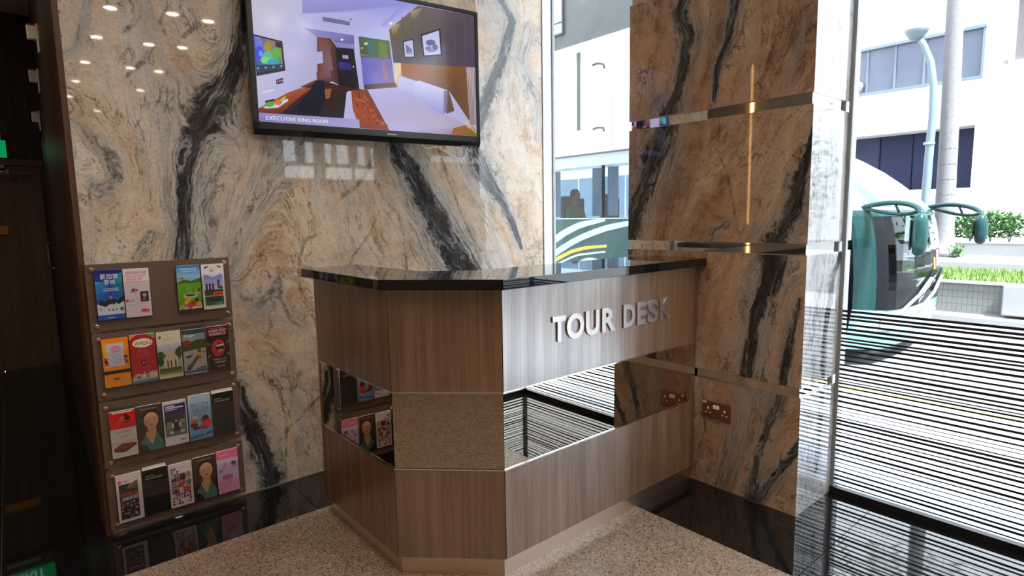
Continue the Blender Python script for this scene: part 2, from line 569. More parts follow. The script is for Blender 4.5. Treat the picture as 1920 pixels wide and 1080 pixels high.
# ------------------------------------------------------------------ marble slabs
V_BACK=[
('b',[(0.951,2.437,0.0345),(0.904,2.264,0.0338),(0.874,2.095,0.0405),(0.827,1.97,0.0563),(0.745,1.832,0.0959),(0.671,1.709,0.0658),(0.625,1.602,0.0428),(0.604,1.463,0.0426),(0.594,1.322,0.0362),(0.573,1.133,0.0362),(0.544,0.944,0.0319)]),
('b',[(1.669,1.827,0.0539),(1.69,1.698,0.0614),(1.777,1.569,0.0709),(1.876,1.389,0.0892),(1.982,1.198,0.1054),(2.082,1.048,0.1185),(2.213,0.888,0.1295)]),
('b',[(2.39,2.746,0.0347),(2.536,2.556,0.0411),(2.442,2.282,0.0443),(2.287,2.006,0.0591),(2.198,1.775,0.0575),(2.275,1.602,0.0723),(2.413,1.448,0.0401),(2.509,1.3,0.0277),(2.585,1.122,0.019)]),
('b',[(0.764,0.558,0.0243),(0.779,0.422,0.0499),(0.842,0.244,0.0575),(0.897,0.02,0.0492)]),
('g',[(1.25,1.923,0.1148),(1.097,1.703,0.0913),(0.977,1.544,0.087),(0.879,1.367,0.0737),(0.816,1.243,0.0574),(0.753,1.071,0.0468)]),
('g',[(0.753,1.071,0.0326),(0.805,0.978,0.0482),(0.888,0.936,0.0553),(0.959,0.989,0.0517)]),
('t',[(0.767,1.045,0.0117),(0.816,0.964,0.0193),(0.887,0.926,0.0225),(0.954,0.982,0.0231),(0.97,1.033,0.0128)]),
('g',[(2.672,2.516,0.0574),(2.599,2.305,0.0656),(2.736,2.087,0.0589),(2.766,1.848,0.0397)]),
('t',[(0.206,1.756,0.0051),(0.254,1.72,0.0087),(0.291,1.65,0.0053),(0.333,1.61,0.0055),(0.354,1.535,0.0093),(0.344,1.476,0.0129),(0.293,1.462,0.0126),(0.269,1.49,0.0071)]),
('g',[(0.206,1.756,0.0136),(0.254,1.72,0.0175),(0.291,1.65,0.0215),(0.333,1.61,0.0257),(0.359,1.535,0.0299),(0.344,1.476,0.0297),(0.293,1.458,0.0253),(0.265,1.49,0.0177)]),
('t',[(0.315,1.619,0.0036),(0.339,1.556,0.0055),(0.331,1.502,0.0055),(0.301,1.488,0.0054)]),
('t',[(0.259,1.475,0.0053),(0.263,1.383,0.0071),(0.278,1.339,0.0054)]),
('t',[(0.278,1.346,0.0054),(0.333,1.283,0.0056),(0.383,1.203,0.0057),(0.41,1.122,0.0058)]),
('t',[(1.526,1.547,0.0064),(1.591,1.433,0.0098),(1.664,1.36,0.0101),(1.7,1.239,0.0103),(1.709,1.057,0.0105),(1.747,0.868,0.0107)]),
('t',[(1.556,1.375,0.0065),(1.486,1.246,0.0095),(1.387,1.136,0.0122),(1.353,1.067,0.0091)]),
('t',[(1.212,1.263,0.0085),(1.133,1.231,0.0137),(1.101,1.152,0.0135),(1.089,1.045,0.0108),(1.099,0.935,0.0082),(1.146,0.847,0.0084),(1.167,0.783,0.0085)]),
('t',[(0.987,1.105,0.0103),(0.993,0.946,0.0157),(1.036,0.847,0.0161),(1.079,0.795,0.011)]),
('t',[(0.921,0.553,0.0104),(0.959,0.491,0.0133),(0.979,0.348,0.0081),(0.977,0.236,0.0082),(0.961,0.014,0.0084)]),
('t',[(1.065,0.553,0.0166),(1.022,0.478,0.0192)]),
('t',[(1.182,0.43,0.0088),(1.074,0.339,0.0085),(0.974,0.265,0.0082)]),
('t',[(0.433,1.939,0.0096),(0.491,2.001,0.0118),(0.539,2.074,0.0081)]),
('t',[(0.648,2.125,0.0128),(0.716,2.196,0.0132)]),
('t',[(0.586,2.114,0.0103),(0.567,2.176,0.0082),(0.609,2.26,0.0083)]),
('t',[(0.432,2.108,0.0076),(0.469,2.146,0.0117),(0.494,2.183,0.0079)]),
('t',[(0.408,2.041,0.0038),(0.424,1.938,0.0038),(0.474,1.859,0.0078),(0.462,1.76,0.0058),(0.435,1.724,0.0058)]),
('t',[(0.618,2.054,0.0042),(0.564,1.936,0.0061),(0.524,1.82,0.006),(0.532,1.721,0.004)]),
('g',[(0.321,2.209,0.0144),(0.295,2.103,0.016),(0.261,2.007,0.0175),(0.211,1.973,0.0136)]),
('t',[(1.946,1.759,0.0112),(2.007,1.577,0.0115),(2.161,1.225,0.0082),(2.24,1.122,0.0084)]),
('t',[(1.338,1.446,0.0148),(1.424,1.502,0.0153),(1.497,1.589,0.0157),(1.551,1.733,0.0128)]),
('g',[(0.467,1.279,0.02),(0.432,1.212,0.0236),(0.398,1.145,0.0155)]),
('g',[(0.779,1.61,0.0229),(0.716,1.512,0.0223),(0.687,1.416,0.031),(0.699,1.271,0.0269),(0.668,1.151,0.0222)]),
]
V_COL=[
('b',[(-1.274,2.374,0.0297),(-1.247,2.286,0.0361),(-1.293,2.155,0.0496),(-1.276,2.037,0.0383),(-1.246,1.92,0.033),(-1.197,1.814,0.0611),(-1.167,1.728,0.0682),(-1.106,1.604,0.0861),(-1.042,1.446,0.073),(-0.985,1.282,0.0483),(-0.959,1.14,0.0318)]),
('b',[(-1.529,2.301,0.0285),(-1.522,2.214,0.026),(-1.491,2.086,0.0211),(-1.449,1.991,0.0189),(-1.434,1.841,0.0109)]),
('t',[(-1.592,2.25,0.01),(-1.556,2.094,0.0102),(-1.467,1.999,0.0107),(-1.438,1.911,0.0109)]),
('b',[(-1.901,1.716,0.0166),(-1.866,1.562,0.0254),(-1.833,1.435,0.0346),(-1.797,1.303,0.0399),(-1.741,1.2,0.0641),(-1.74,1.096,0.069),(-1.702,0.976,0.0478),(-1.665,0.852,0.0297),(-1.651,0.727,0.0353),(-1.635,0.6,0.036)]),
('g',[(-1.722,0.954,0.0473),(-1.656,0.752,0.0499),(-1.624,0.547,0.0569),(-1.605,0.338,0.0536),(-1.546,0.056,0.0629),(-1.523,-0.116,0.0534)]),
('b',[(-1.859,0.967,0.0088),(-1.822,0.778,0.0182),(-1.802,0.585,0.0235),(-1.744,0.375,0.0224),(-1.7,0.212,0.0209),(-1.669,-0.006,0.0218)]),
('b',[(-1.89,0.355,0.0161),(-1.843,0.257,0.0239),(-1.776,0.148,0.0227),(-1.695,-0.009,0.0215)]),
('t',[(-1.841,2.15,0.0086),(-1.769,2.097,0.0113),(-1.715,2.057,0.0116),(-1.685,1.955,0.0095),(-1.653,1.862,0.0096)]),
('t',[(-1.885,2.078,0.0084),(-1.816,2.013,0.0066),(-1.708,1.951,0.007),(-1.629,1.878,0.0073)]),
('t',[(-1.836,1.768,0.0065),(-1.741,1.684,0.0069),(-1.676,1.557,0.0072),(-1.593,1.493,0.0075)]),
('t',[(-1.469,1.741,0.0054),(-1.459,1.623,0.0081),(-1.516,1.498,0.0079),(-1.547,1.353,0.0078),(-1.576,1.233,0.0077)]),
('t',[(-1.237,1.771,0.0061),(-1.222,1.62,0.0092),(-1.172,1.467,0.0063)]),
('g',[(-1.509,1.281,0.0264),(-1.443,1.231,0.022),(-1.431,1.155,0.0167)]),
('t',[(-1.414,0.503,0.0089),(-1.431,0.291,0.009),(-1.372,0.052,0.0095)]),
('g',[(-1.785,1.144,0.0226),(-1.727,0.812,0.024),(-1.7,0.563,0.02),(-1.718,0.394,0.0202)]),
]
V_COLF=[
('g',[(2.703,1.661,0.0675),(2.702,1.436,0.0795),(2.654,1.14,0.0788),(2.63,0.863,0.091),(2.605,0.582,0.0804),(2.611,0.264,0.0834),(2.595,0.045,0.0727)]),
('b',[(2.93,1.272,0.0189),(2.782,1.013,0.0299),(2.726,0.754,0.0296),(2.731,0.458,0.0367),(2.706,0.161,0.0249)]),
('t',[(2.687,1.092,0.0113),(2.647,0.955,0.0112),(2.59,0.728,0.0111)]),
]
def seg_field(hx, zz, poly):
    """distance over half-width, signed offset and real distance to a polyline"""
    best = np.full(hx.shape, 1e9); bt = np.zeros(hx.shape); bd = np.full(hx.shape, 1e9)
    for (x0, z0, w0), (x1, z1, w1) in zip(poly, poly[1:]):
        dx, dz = x1 - x0, z1 - z0
        L2 = dx * dx + dz * dz
        t = np.clip(((hx - x0) * dx + (zz - z0) * dz) / L2, 0, 1)
        px, pz = hx - (x0 + t * dx), zz - (z0 + t * dz)
        d = np.hypot(px, pz)
        w = w0 + t * (w1 - w0)
        sg = np.sign(px * (-dz) + pz * dx)
        r = d / w
        mk = d < bd
        bd = np.where(mk, d, bd); bt = np.where(mk, sg * d, bt); best = np.minimum(best, r)
    return best, bt, bd

def fields(hx, zz, veins, tilt):
    vd = np.full(hx.shape, 6.0); vg = np.full(hx.shape, 6.0); vt = np.full(hx.shape, 6.0)
    num = np.zeros(hx.shape); den = np.zeros(hx.shape)
    wx = 0.10 * np.sin(2.3 * zz + 1.7 * hx + 0.6) + 0.05 * np.sin(5.1 * zz - 3.3 * hx)
    base = hx + tilt * zz + wx
    num += 0.35 * base; den += 0.35
    for kind, poly in veins:
        r, t, d = seg_field(hx, zz, poly)
        if kind == 'b': vd = np.minimum(vd, r)
        elif kind == 'g': vg = np.minimum(vg, r)
        else: vt = np.minimum(vt, r)
        if kind != 't':
            # offset along the sheet so that neighbouring veins share one running coordinate
            c = np.mean([p[0] for p in poly]) + tilt * np.mean([p[1] for p in poly])
            R = 0.13
            wt = 1.0 / (1e-3 + (d / R) ** 2) ** 1.1 * 0.25
            num += wt * (-t + c); den += wt
    return num / den, np.minimum(vd, 6), np.minimum(vg, 6), np.minimum(vt, 6)

def slab(name, to_world, nrm, h0, h1, z0, z1, veins, tilt, mat, parent, thick=0.012, step=0.0125, shift=0.0):
    """one polished slab, face on the plane given by to_world(h, z), its back pushed in along -nrm"""
    nh = max(2, int(round((h1 - h0) / step)) + 1)
    nz = max(2, int(round((z1 - z0) / step)) + 1)
    H, Z = np.meshgrid(np.linspace(h0, h1, nh), np.linspace(z0, z1, nz))
    T, d, g, t = fields(H.ravel() + shift, Z.ravel(), veins, tilt)
    off = wloc(parent)
    vs = [tuple(Vector(to_world(a, b)) - off) for a, b in zip(H.ravel(), Z.ravel())]
    fs = []
    for j in range(nz - 1):
        for i in range(nh - 1):
            k = j * nh + i
            fs.append((k, k + 1, k + nh + 1, k + nh))
    n = Vector(nrm)
    # returns round the edge
    ring = [i for i in range(nh)] + [j * nh + nh - 1 for j in range(1, nz)] + [(nz - 1) * nh + i for i in range(nh - 2, -1, -1)] + [j * nh for j in range(nz - 2, 0, -1)]
    b0 = len(vs)
    vs += [tuple(Vector(vs[i]) - n * thick) for i in ring]
    m_ = len(ring)
    for i in range(m_):
        fs.append((ring[i], b0 + i, b0 + (i + 1) % m_, ring[(i + 1) % m_]))
    me = bpy.data.meshes.new(name)
    me.from_pydata(vs, [], fs)
    fl = np.zeros((len(vs), 3), np.float32); vn = np.full((len(vs), 3), 6, np.float32)
    idx = np.concatenate([np.arange(nh * nz), np.array(ring)])
    fl[:, 0] = T[idx]; fl[:, 1] = (H.ravel() + shift)[idx]; fl[:, 2] = Z.ravel()[idx]
    vn[:, 0] = d[idx]; vn[:, 1] = g[idx]; vn[:, 2] = t[idx]
    a = me.attributes.new('flow', 'FLOAT_VECTOR', 'POINT'); a.data.foreach_set('vector', fl.ravel())
    a = me.attributes.new('veins', 'FLOAT_VECTOR', 'POINT'); a.data.foreach_set('vector', vn.ravel())
    me.materials.append(mat)
    o = bpy.data.objects.new(name, me)
    COL.objects.link(o)
    o.parent = parent
    return o

# ------------------------------------------------------------------ figures of the room (metres)
XG = 2.884              # glazing plane
WX0 = 0.222             # left end of the marble wall
WX1 = 2.792             # right end of the marble wall
XP, YN, YF = 2.512, -1.880, -0.950   # column face, near and far corner
TILE = 0.558
YB, XB = -0.384, 2.078  # inner edge of the black floor border
YC = -3.06              # glazed return behind the camera

# ------------------------------------------------------------------ floor
fl_o = struct('floor', box(-2.0, 2.96, -10, 4.1, -0.12, -0.012), M['grout'])
def floor_tile(x0, x1, y0, y1, mat, name, g=0.0012):
    return obj(name, box(x0 + g, x1 - g, y0 + g, y1 - g, -0.012, 0.0), mat, fl_o)
# black border along the marble wall
xs = [-0.142] + [0.416 + TILE * k for k in range(0, 5)] + [XG + 0.07]
for a, b in zip(xs, xs[1:]): floor_tile(a, b, YB, 0.005, M['black_granite'], 'black_tile')
# black border along the glazing
ys = [YB, -0.964, -1.522, -2.076, -2.634, -3.06]
xb = [XB, 2.636, XG + 0.07]
for a, b in zip(ys, ys[1:]):
    for c, d in zip(xb, xb[1:]): floor_tile(c, d, b, a, M['black_granite'], 'black_tile')
# black floor of the door recess and of its approach
for a, b in zip([-2.0, -1.258, -0.700, -0.142], [-1.258, -0.700, -0.142, 0.32]):
    for c, d in zip([0.005, 0.182, 1.0, 1.8, 2.6, 3.4], [0.182, 1.0, 1.8, 2.6, 3.4, 4.1]):
        floor_tile(a, b, c, d, M['black_granite'], 'black_tile')
for a, b in zip([-2.0, -1.258, -0.700], [-1.258, -0.700, -0.142]):
    floor_tile(a, b, YB, 0.005, M['black_granite'], 'black_tile')
# speckled granite
step = 0.56
x = XB
xs = [XB - step * k for k in range(0, 8)]
xs = [v for v in xs if v > -2.0] + [-2.0]
yy = [YB - step * k for k in range(0, 8)]
for a, b in zip(xs[1:], xs):
    for c, d in zip(yy[1:], yy): floor_tile(a, b, c, d, M['speckled'], 'speckled_tile', 0.0006)
floor_tile(-2.0, 2.078, -10, yy[-1], M['speckled'], 'speckled_tile')

# ------------------------------------------------------------------ marble wall at the back
wb = struct('wall_back', box(WX0, WX1, 0.012, 0.20, 0.0, CEIL), M['grout'])
cuts_x = [WX0, 0.416, 0.970, 1.522, 2.078, 2.636, WX1]
cuts_z = [0.0, 0.562, 1.12, 1.678, 2.24, 2.80, CEIL]
SH = [0.0, 0.0, 0.012, -0.01, 0.015, 0.0]
for i, (a, b) in enumerate(zip(cuts_x, cuts_x[1:])):
    for j, (c, d) in enumerate(zip(cuts_z, cuts_z[1:])):
        fine = 0.0125 if d < 2.6 else 0.03
        slab('tile', lambda h, z: (h, 0.0, z), (0, -1, 0), a + 0.0003, b - 0.0003, c + 0.0003, d - 0.0003, V_BACK, 0.45, M['marble'], wb, step=fine)
struct('trim_1', box(0.200, WX0, -0.006, 0.20, 0.0, CEIL, bev=0.002), M['red_wood'])
struct('trim_2', box(WX1, XG + 0.02, -0.008, 0.20, 0.0, CEIL, bev=0.003), M['white'])
struct('baseboard_back', box(WX0, WX1, -0.0035, 0.0, 0.0, 0.005), M['alu'])

# ------------------------------------------------------------------ recess with the service door
def wx(y): return 0.213 + 0.0234 * y
bm = bmesh.new(); add_prism(bm, [(wx(0.2), 0.2), (0.60, 0.2), (0.60, 4.1), (wx(4.1), 4.1)], 0.0, CEIL)
wc = struct('wall_recess', bm, M['dark_wood'])
def plank(y0, y1):
    b = bmesh.new(); add_prism(b, [(wx(y0) - 0.010, y0), (wx(y0) + 0.002, y0), (wx(y1) + 0.002, y1), (wx(y1) - 0.010, y1)], 0.0, CEIL)
    return b
ycut = [0.202, 0.85, 1.5, 2.15, 2.98]
for a, b in zip(ycut, ycut[1:]): obj('wood_panel', plank(a + 0.003, b - 0.003), M['dark_wood'], wc)
d2 = thing('door_2', 'dark wooden side door with a steel pull handle in the recess wall', 'door', (wx(3.5), 3.5, 0))
d2['kind'] = 'structure'
bm = bmesh.new(); add_prism(bm, [(wx(3.0) - 0.014, 3.0), (wx(3.0) + 0.001, 3.0), (wx(4.06) + 0.001, 4.06), (wx(4.06) - 0.014, 4.06)], 0.006, 2.05)
dl2 = obj('door_leaf', bm, M['dark_wood'], d2)
hx = wx(3.93) - 0.014
obj('pull_handle', tube([(hx + 0.004, 3.93, 1.16), (hx - 0.020, 3.93, 1.16), (hx - 0.030, 3.93, 1.145), (hx - 0.0325, 3.93, 1.04), (hx - 0.030, 3.93, 0.94), (hx - 0.020, 3.93, 0.925), (hx + 0.004, 3.93, 0.925)], 0.005, 8), M['chrome'], dl2)
we = struct('wall_end', box(-2.0, 0.60, 4.1, 4.25, 0.0, CEIL), M['dark_wood'])
for k in range(4):
    obj('wood_panel', box(-2.0 + 0.575 * k + 0.003, -2.0 + 0.575 * (k + 1) - 0.003, 4.092, 4.102, 1.95, CEIL), M['dark_wood'], we)
d1 = thing('door_1', 'brown veneered service door with overhead closer at the end of the dark recess', 'door', (-0.22, 4.09, 0))
d1['kind'] = 'structure'
dl_ = obj('door_leaf', box(-0.76, 0.268, 4.055, 4.098, 0.008, 1.86), M['door'], d1)
obj('door_frame', box(-0.82, 0.292, 4.04, 4.098, 1.862, 1.915), M['door'], d1)
obj('door_frame', box(0.270, 0.298, 4.04, 4.098, 0.0, 1.862), M['dark_wood'], d1)
obj('door_frame', box(-0.82, -0.762, 4.04, 4.098, 0.0, 1.862), M['door'], d1)
dc = obj('door_closer', box(-0.30, -0.04, 4.00, 4.055, 1.80, 1.845, bev=0.006), M['alu'], d1)
bm = bmesh.new(); add_box(bm, -0.02, 0.02, 4.0, 4.045, 1.835, 1.858); add_tube(bm, [(-0.05, 4.01, 1.80), (0.01, 3.99, 1.795), (0.19, 4.03, 1.79)], 0.010, 8); add_lathe(bm, [(0.016, -0.02), (0.016, 0.02)], (0.04, 3.995, 1.80), 'z', 10)
obj('closer_arm', bm, M['alu'], dc)
obj('name_plate', box(-0.26, -0.002, 4.048, 4.056, 1.245, 1.325, bev=0.001), simple('brass_plate', (0.42, 0.22, 0.05), 0.4, 0.6), dl_)
M['red_tab'] = simple('red_tab_plastic', (0.25, 0.01, 0.012), 0.4)
# white wall brackets along the recess
for (y, z, hgt, lb) in ((1.75, 2.47, 0.145, 'white wall bracket high in the dark recess, nearest and largest of the three'), (2.57, 2.37, 0.13, 'white wall bracket high in the dark recess, middle of the three'), (3.47, 2.21, 0.10, 'white wall bracket high in the dark recess, farthest and smallest of the three')):
    t = thing('wall_bracket', lb, 'bracket', (wx(y) - 0.012, y, z), 'white brackets in the recess')
    xw = wx(y) - 0.0105
    obj('back_plate', box(xw - 0.010, xw, y - 0.02, y + 0.02, z - 0.10, z + 0.065, bev=0.002), M['white_gloss'], t)
    hb = obj('hook_block', box(xw - 0.055, xw - 0.010, y - 0.018, y + 0.018, z - 0.03, z + 0.05, bev=0.004), M['white_gloss'], t)
    obj('red_tab', box(xw - 0.050, xw - 0.012, y - 0.016, y + 0.016, z + 0.05, z + 0.062), M['red_tab'], hb)
# exit sign over the service door
ex = thing('exit_sign', 'green lit exit sign with white housing over the recess door', 'sign', (-0.10, 4.09, 1.92))
obj('housing', box(-0.285, 0.020, 4.03, 4.098, 2.08, 2.15, bev=0.004), M['white_gloss'], ex)
sb_ = obj('sign_box', box(-0.29, 0.050, 4.045, 4.09, 1.925, 2.08, bev=0.002), simple('green_plastic', (0.01, 0.16, 0.07), 0.3), ex)
pr = Print()
pr.rect(0, 0, 1, 1, (0, 150, 82))
pr.text('EXIT', 0.20, 0.2, 0.76, 0.8, (225, 245, 232), 0.02)
pr.build('sign_face', lambda u, v, h: (-0.288 + 0.336 * u, 4.0445 - h, 1.927 + 0.151 * v), M['sign_lit'], sb_)
# a slim warm lamp on the side wall; its streak is what the polished column shows
ls = thing('wall_lamp', 'slim vertical warm strip lamp on the lobby side wall', 'lamp', (-1.99, 0.735, 1.19))
obj('lamp_body', box(-2.0, -1.975, 0.715, 0.755, 1.17, 3.12), M['channel'], ls)
obj('lamp_tube', box(-1.975, -1.965, 0.725, 0.745, 1.19, 3.10), emitter('warm_tube', (1.0, 0.50, 0.16), 14.0), ls)

# ------------------------------------------------------------------ rest of the lobby shell
struct('wall_left', box(-2.15, -2.0, -10, 4.1, 0, CEIL), M['plaster'])
struct('wall_front', box(-2.15, 2.0, -10.15, -10, 0, CEIL), M['plaster'])
struct('wall_right', box(1.98, 2.13, -10, YC, 0, CEIL), M['plaster'])
bm = box(-2.15, XG + 0.12, -4.8, 4.25, CEIL, CEIL + 0.4)  # runs out past the glass return as an unseen overhang against the sun
add_box(bm, -2.15, 2.15, -10.15, -4.8, CEIL, CEIL + 0.4)
ce = struct('ceiling', bm, M['ceiling'])
LAMPS = [(0.85, y) for y in (-1.0, -2.2, -3.4, -4.45, -5.65, -6.85, -8.05, -9.2)] + [(1.30, y) for y in (-3.25, -4.43, -5.65, -9.2)] + [(1.60, y) for y in (-2.2, -3.27, -4.35, -5.65, -7.0)] + [(-0.4, y) for y in (-2.4, -4.4, -6.4)] + [(-1.2, -0.8), (-0.75, 2.6), (-0.45, 1.5), (0.30, -1.25), (-0.1, -1.9), (1.75, -0.75)]  # recess pair and the two by the leaflet boards are added as fill
ring_bm = lathe([(0.070, 0.0), (0.070, -0.006), (0.052, -0.008), (0.050, -0.002)], (0, 0, 0), 'z', 20)
lens_bm = lathe([(0.049, -0.001), (0.049, -0.004)], (0, 0, 0), 'z', 20)
lamp_em = emitter('downlight_lens', (1.0, 0.86, 0.70), LAMP_EMIT)
proto = None
for k, (x, y) in enumerate(LAMPS):
    t = thing('downlight', 'round recessed downlight in the lobby ceiling, in a set extended with fill lamps', 'lamp', (x, y, CEIL), 'lobby downlights')
    if proto is None:
        r = obj('trim_ring', ring_bm, M['white_gloss'], None); l = obj('lens', lens_bm, lamp_em, None)
        proto = (r, l)
    else:
        r, l = proto[0].copy(), proto[1].copy()
        COL.objects.link(r); COL.objects.link(l)
    r.parent = t; l.parent = t
    sp = bpy.data.lights.new('downlight_beam', 'SPOT')
    sp.energy = SPOT_W * (1.4 if y > 0 else 1.0); sp.color = SPOT_COL; sp.spot_size = math.radians(115); sp.spot_blend = 0.8; sp.shadow_soft_size = 0.04
    so_ = bpy.data.objects.new('downlight_beam', sp); COL.objects.link(so_); so_.parent = t; so_.location = (0, 0, -0.02)

# ------------------------------------------------------------------ glazing with black stripes
def window(name, axis, p, a0, a1, label, stripes=True, seed=3):
    """axis 'y': a pane in the plane x=p running along y; axis 'x': in the plane y=p running along x"""
    def B(q0, q1, b0, b1, z0, z1, **k):
        return box(p + q0, p + q1, b0, b1, z0, z1, **k) if axis == 'y' else box(b0, b1, p + q0, p + q1, z0, z1, **k)
    t = thing(name, label, 'window', (p, (a0 + a1) / 2, 0) if axis == 'y' else ((a0 + a1) / 2, p, 0))
    t['kind'] = 'structure'
    pn = obj('pane', B(-0.005, 0.005, a0 + 0.004, a1 - 0.004, 0.012, CEIL - 0.02), M['glass'], t)
    obj('floor_channel', B(-0.016, 0.016, a0, a1, 0.0, 0.030), M['channel'], t)
    obj('head_channel', B(-0.016, 0.016, a0, a1, CEIL - 0.04, CEIL), M['channel'], t)
    obj('side_profile', B(-0.010, 0.010, a0, a0 + 0.016, 0.03, CEIL - 0.04), M['alu_grey'], t)
    obj('side_profile', B(-0.010, 0.010, a1 - 0.016, a1, 0.03, CEIL - 0.04), M['alu_grey'], t)
    if stripes:
        rnd = random.Random(seed)
        z = 0.046
        sg = -1 if (axis == 'y') else 1
        while z < 0.885:
            h = rnd.choice((0.0045, 0.006, 0.008, 0.008, 0.010, 0.011))
            q0, q1 = (-0.0062, -0.0052) if sg < 0 else (0.0052, 0.0062)
            obj('film_stripe', B(q0, q1, a0 + 0.016, a1 - 0.016, z, z + h), M['stripe'], pn)
            z += h + rnd.choice((0.006, 0.009, 0.011, 0.013, 0.015))
    return t
window('window_1', 'y', XG, YC, YN, 'full-height glass pane with black stripes to the right of the column')
window('window_2', 'y', XG, YF, 0.0, 'glass pane between the pale marble wall and the column')
window('window_3', 'x', YC, 2.13, XG, 'striped glass return behind the viewer', seed=5)

# ------------------------------------------------------------------ marble column
XO = 2.978
col = thing('column', 'square brown marble column with mirror steel bands beside the glass', 'column', ((XP + XO) / 2, (YN + YF) / 2, 0))
R_ = 0.009
obj('core', box(XP + 0.013, XO - 0.013, YN + 0.013, YF - 0.013, 0.0, CEIL), M['dark'], col)
zs = [(0.0, 0.534), (0.578, 1.149), (1.198, 1.763), (1.812, 2.384), (2.432, CEIL)]
bands = [(0.534, 0.578), (1.149, 1.198), (1.763, 1.812), (2.384, 2.432)]
for z0, z1 in bands:
    obj('steel_band', box(XP + R_, XO - R_, YN + R_, YF - R_, z0 - 0.002, z1 + 0.002), M['steel'], col)
    bm = bmesh.new()
    for z in (z0 - 0.0005, z1 - 0.0015):
        add_prism(bm, [(XP, YN), (XO, YN), (XO, YF), (XP, YF)], z, z + 0.002)
    obj('band_edge', bm, M['satin'], col)
ym = -1.404
g = 0.0004
for z0, z1 in zs:
    fine = 0.0125 if z0 < 2.4 else 0.03
    for a, b in ((YN, ym), (ym, YF)):
        slab('marble_panel', lambda h, z: (XP, h, z), (-1, 0, 0), a + g, b - g, z0 + g, z1 - g, V_COL, 0.3, M['marble_warm'], col, step=fine)
    slab('marble_panel', lambda h, z: (h, YN, z), (0, -1, 0), XP + g, XO - g, z0 + g, z1 - g, V_COLF, 0.2, M['marble_daylit'], col, step=0.02)
    slab('marble_panel', lambda h, z: (h, YF, z), (0, 1, 0), XP + g, XO - g, z0 + g, z1 - g, V_COLF, 0.2, M['marble_warm'], col, step=0.05)
    slab('marble_panel', lambda h, z: (XO, h, z), (1, 0, 0), YN + g, YF - g, z0 + g, z1 - g, V_COL, 0.3, M['marble'], col, step=0.05)
obj('floor_edge', box(XP - 0.0025, XP + 0.004, YN - 0.0025, YF, 0.0, 0.004), M['satin'], col)
# ------------------------------------------------------------------ tour desk
BA, BYA, BYB, BXC, BYD = 0.993, -0.444, -1.088, 1.2826, -1.3724
ZK, ZM0, ZM1, ZT, ZTOP = 0.0766, 0.4217, 0.7076, 1.0827, 1.1199
desk = thing('reception_desk', 'corner counter of brown wood laminate lettered TOUR DESK with a mirrored band', 'desk', (1.6, -1.0, 0))
xe = XP - 0.003
SECT = [((BA, BYA), (BA, BYB), 'left'), ((BA, BYB), (BXC, BYD), 'corner'), ((BXC, BYD), (xe, BYD), 'front')]
def inset(p, q, t):
    d = Vector((q[0] - p[0], q[1] - p[1], 0)).normalized()
    return Vector((-d.y, d.x, 0)) * t            # to the inner side
def miter(t):
    """outer line of the desk moved inwards by t"""
    s = math.tan(math.radians(22.5))
    return [(BA + t, BYA), (BA + t, BYB + t * s), (BXC + t * s, BYD + t), (xe, BYD + t)]
def panel(k, t0, t1, z0, z1, gap=0.0012, bev=0.0012):
    o, i = miter(t0), miter(t1)
    a, b, c, d = Vector(o[k]), Vector(o[k + 1]), Vector(i[k + 1]), Vector(i[k])
    u = (b - a).normalized() * gap
    return prism([tuple(a + u), tuple(b - u), tuple(c - u), tuple(d + u)], z0, z1, bev)
SECN = ['left', 'corner', 'front']
for k in range(3):
    obj('lower_panel', panel(k, 0.0, 0.018, ZK, ZM0 - 0.004), M['laminate'], desk)
    up_p = obj('upper_panel', panel(k, 0.0, 0.018, ZM1 + 0.004, ZT), M['laminate'], desk)
    obj('mirror_panel', panel(k, 0.003, 0.012, ZM0, ZM1, 0.0008, 0.0), M['mirror'], desk)
    obj('metal_trim', panel(k, -0.0012, 0.010, ZM0 - 0.004, ZM0 + 0.001, 0.0, 0.0), M['chrome'], desk)
    obj('metal_trim', panel(k, -0.0012, 0.010, ZM1 - 0.001, ZM1 + 0.004, 0.0, 0.0), M['chrome'], desk)
    obj('kick_plate', panel(k, 0.022, 0.034, 0.0, ZK, 0.0, 0.0), M['kick'], desk)
    obj('inner_panel', panel(k, 0.245, 0.262, 0.0, ZT, 0.002, 0.0), M['laminate'], desk)
o, i = miter(0.0185), miter(0.244)
obj('carcass', prism([o[0], o[1], o[2], o[3], i[3], i[2], i[1], i[0]], ZK + 0.001, ZT - 0.001), M['dark'], desk)
o, i = miter(0.0), miter(0.262)
obj('end_panel', box(BA + 0.0005, BA + 0.262, BYA, BYA + 0.016, ZK, ZT), M['laminate'], desk)
CT = [(0.958, -0.3834), (0.958, -1.0937), (1.2514, -1.4183), (XP - 0.001, -1.4183), (XP - 0.001, -1.068), (1.392, -1.068), (1.232, -0.915), (1.232, -0.3834)]
obj('counter_top', prism(CT, ZT + 0.0005, ZTOP, 0.002), M['black_top'], desk, label='polished black granite top')
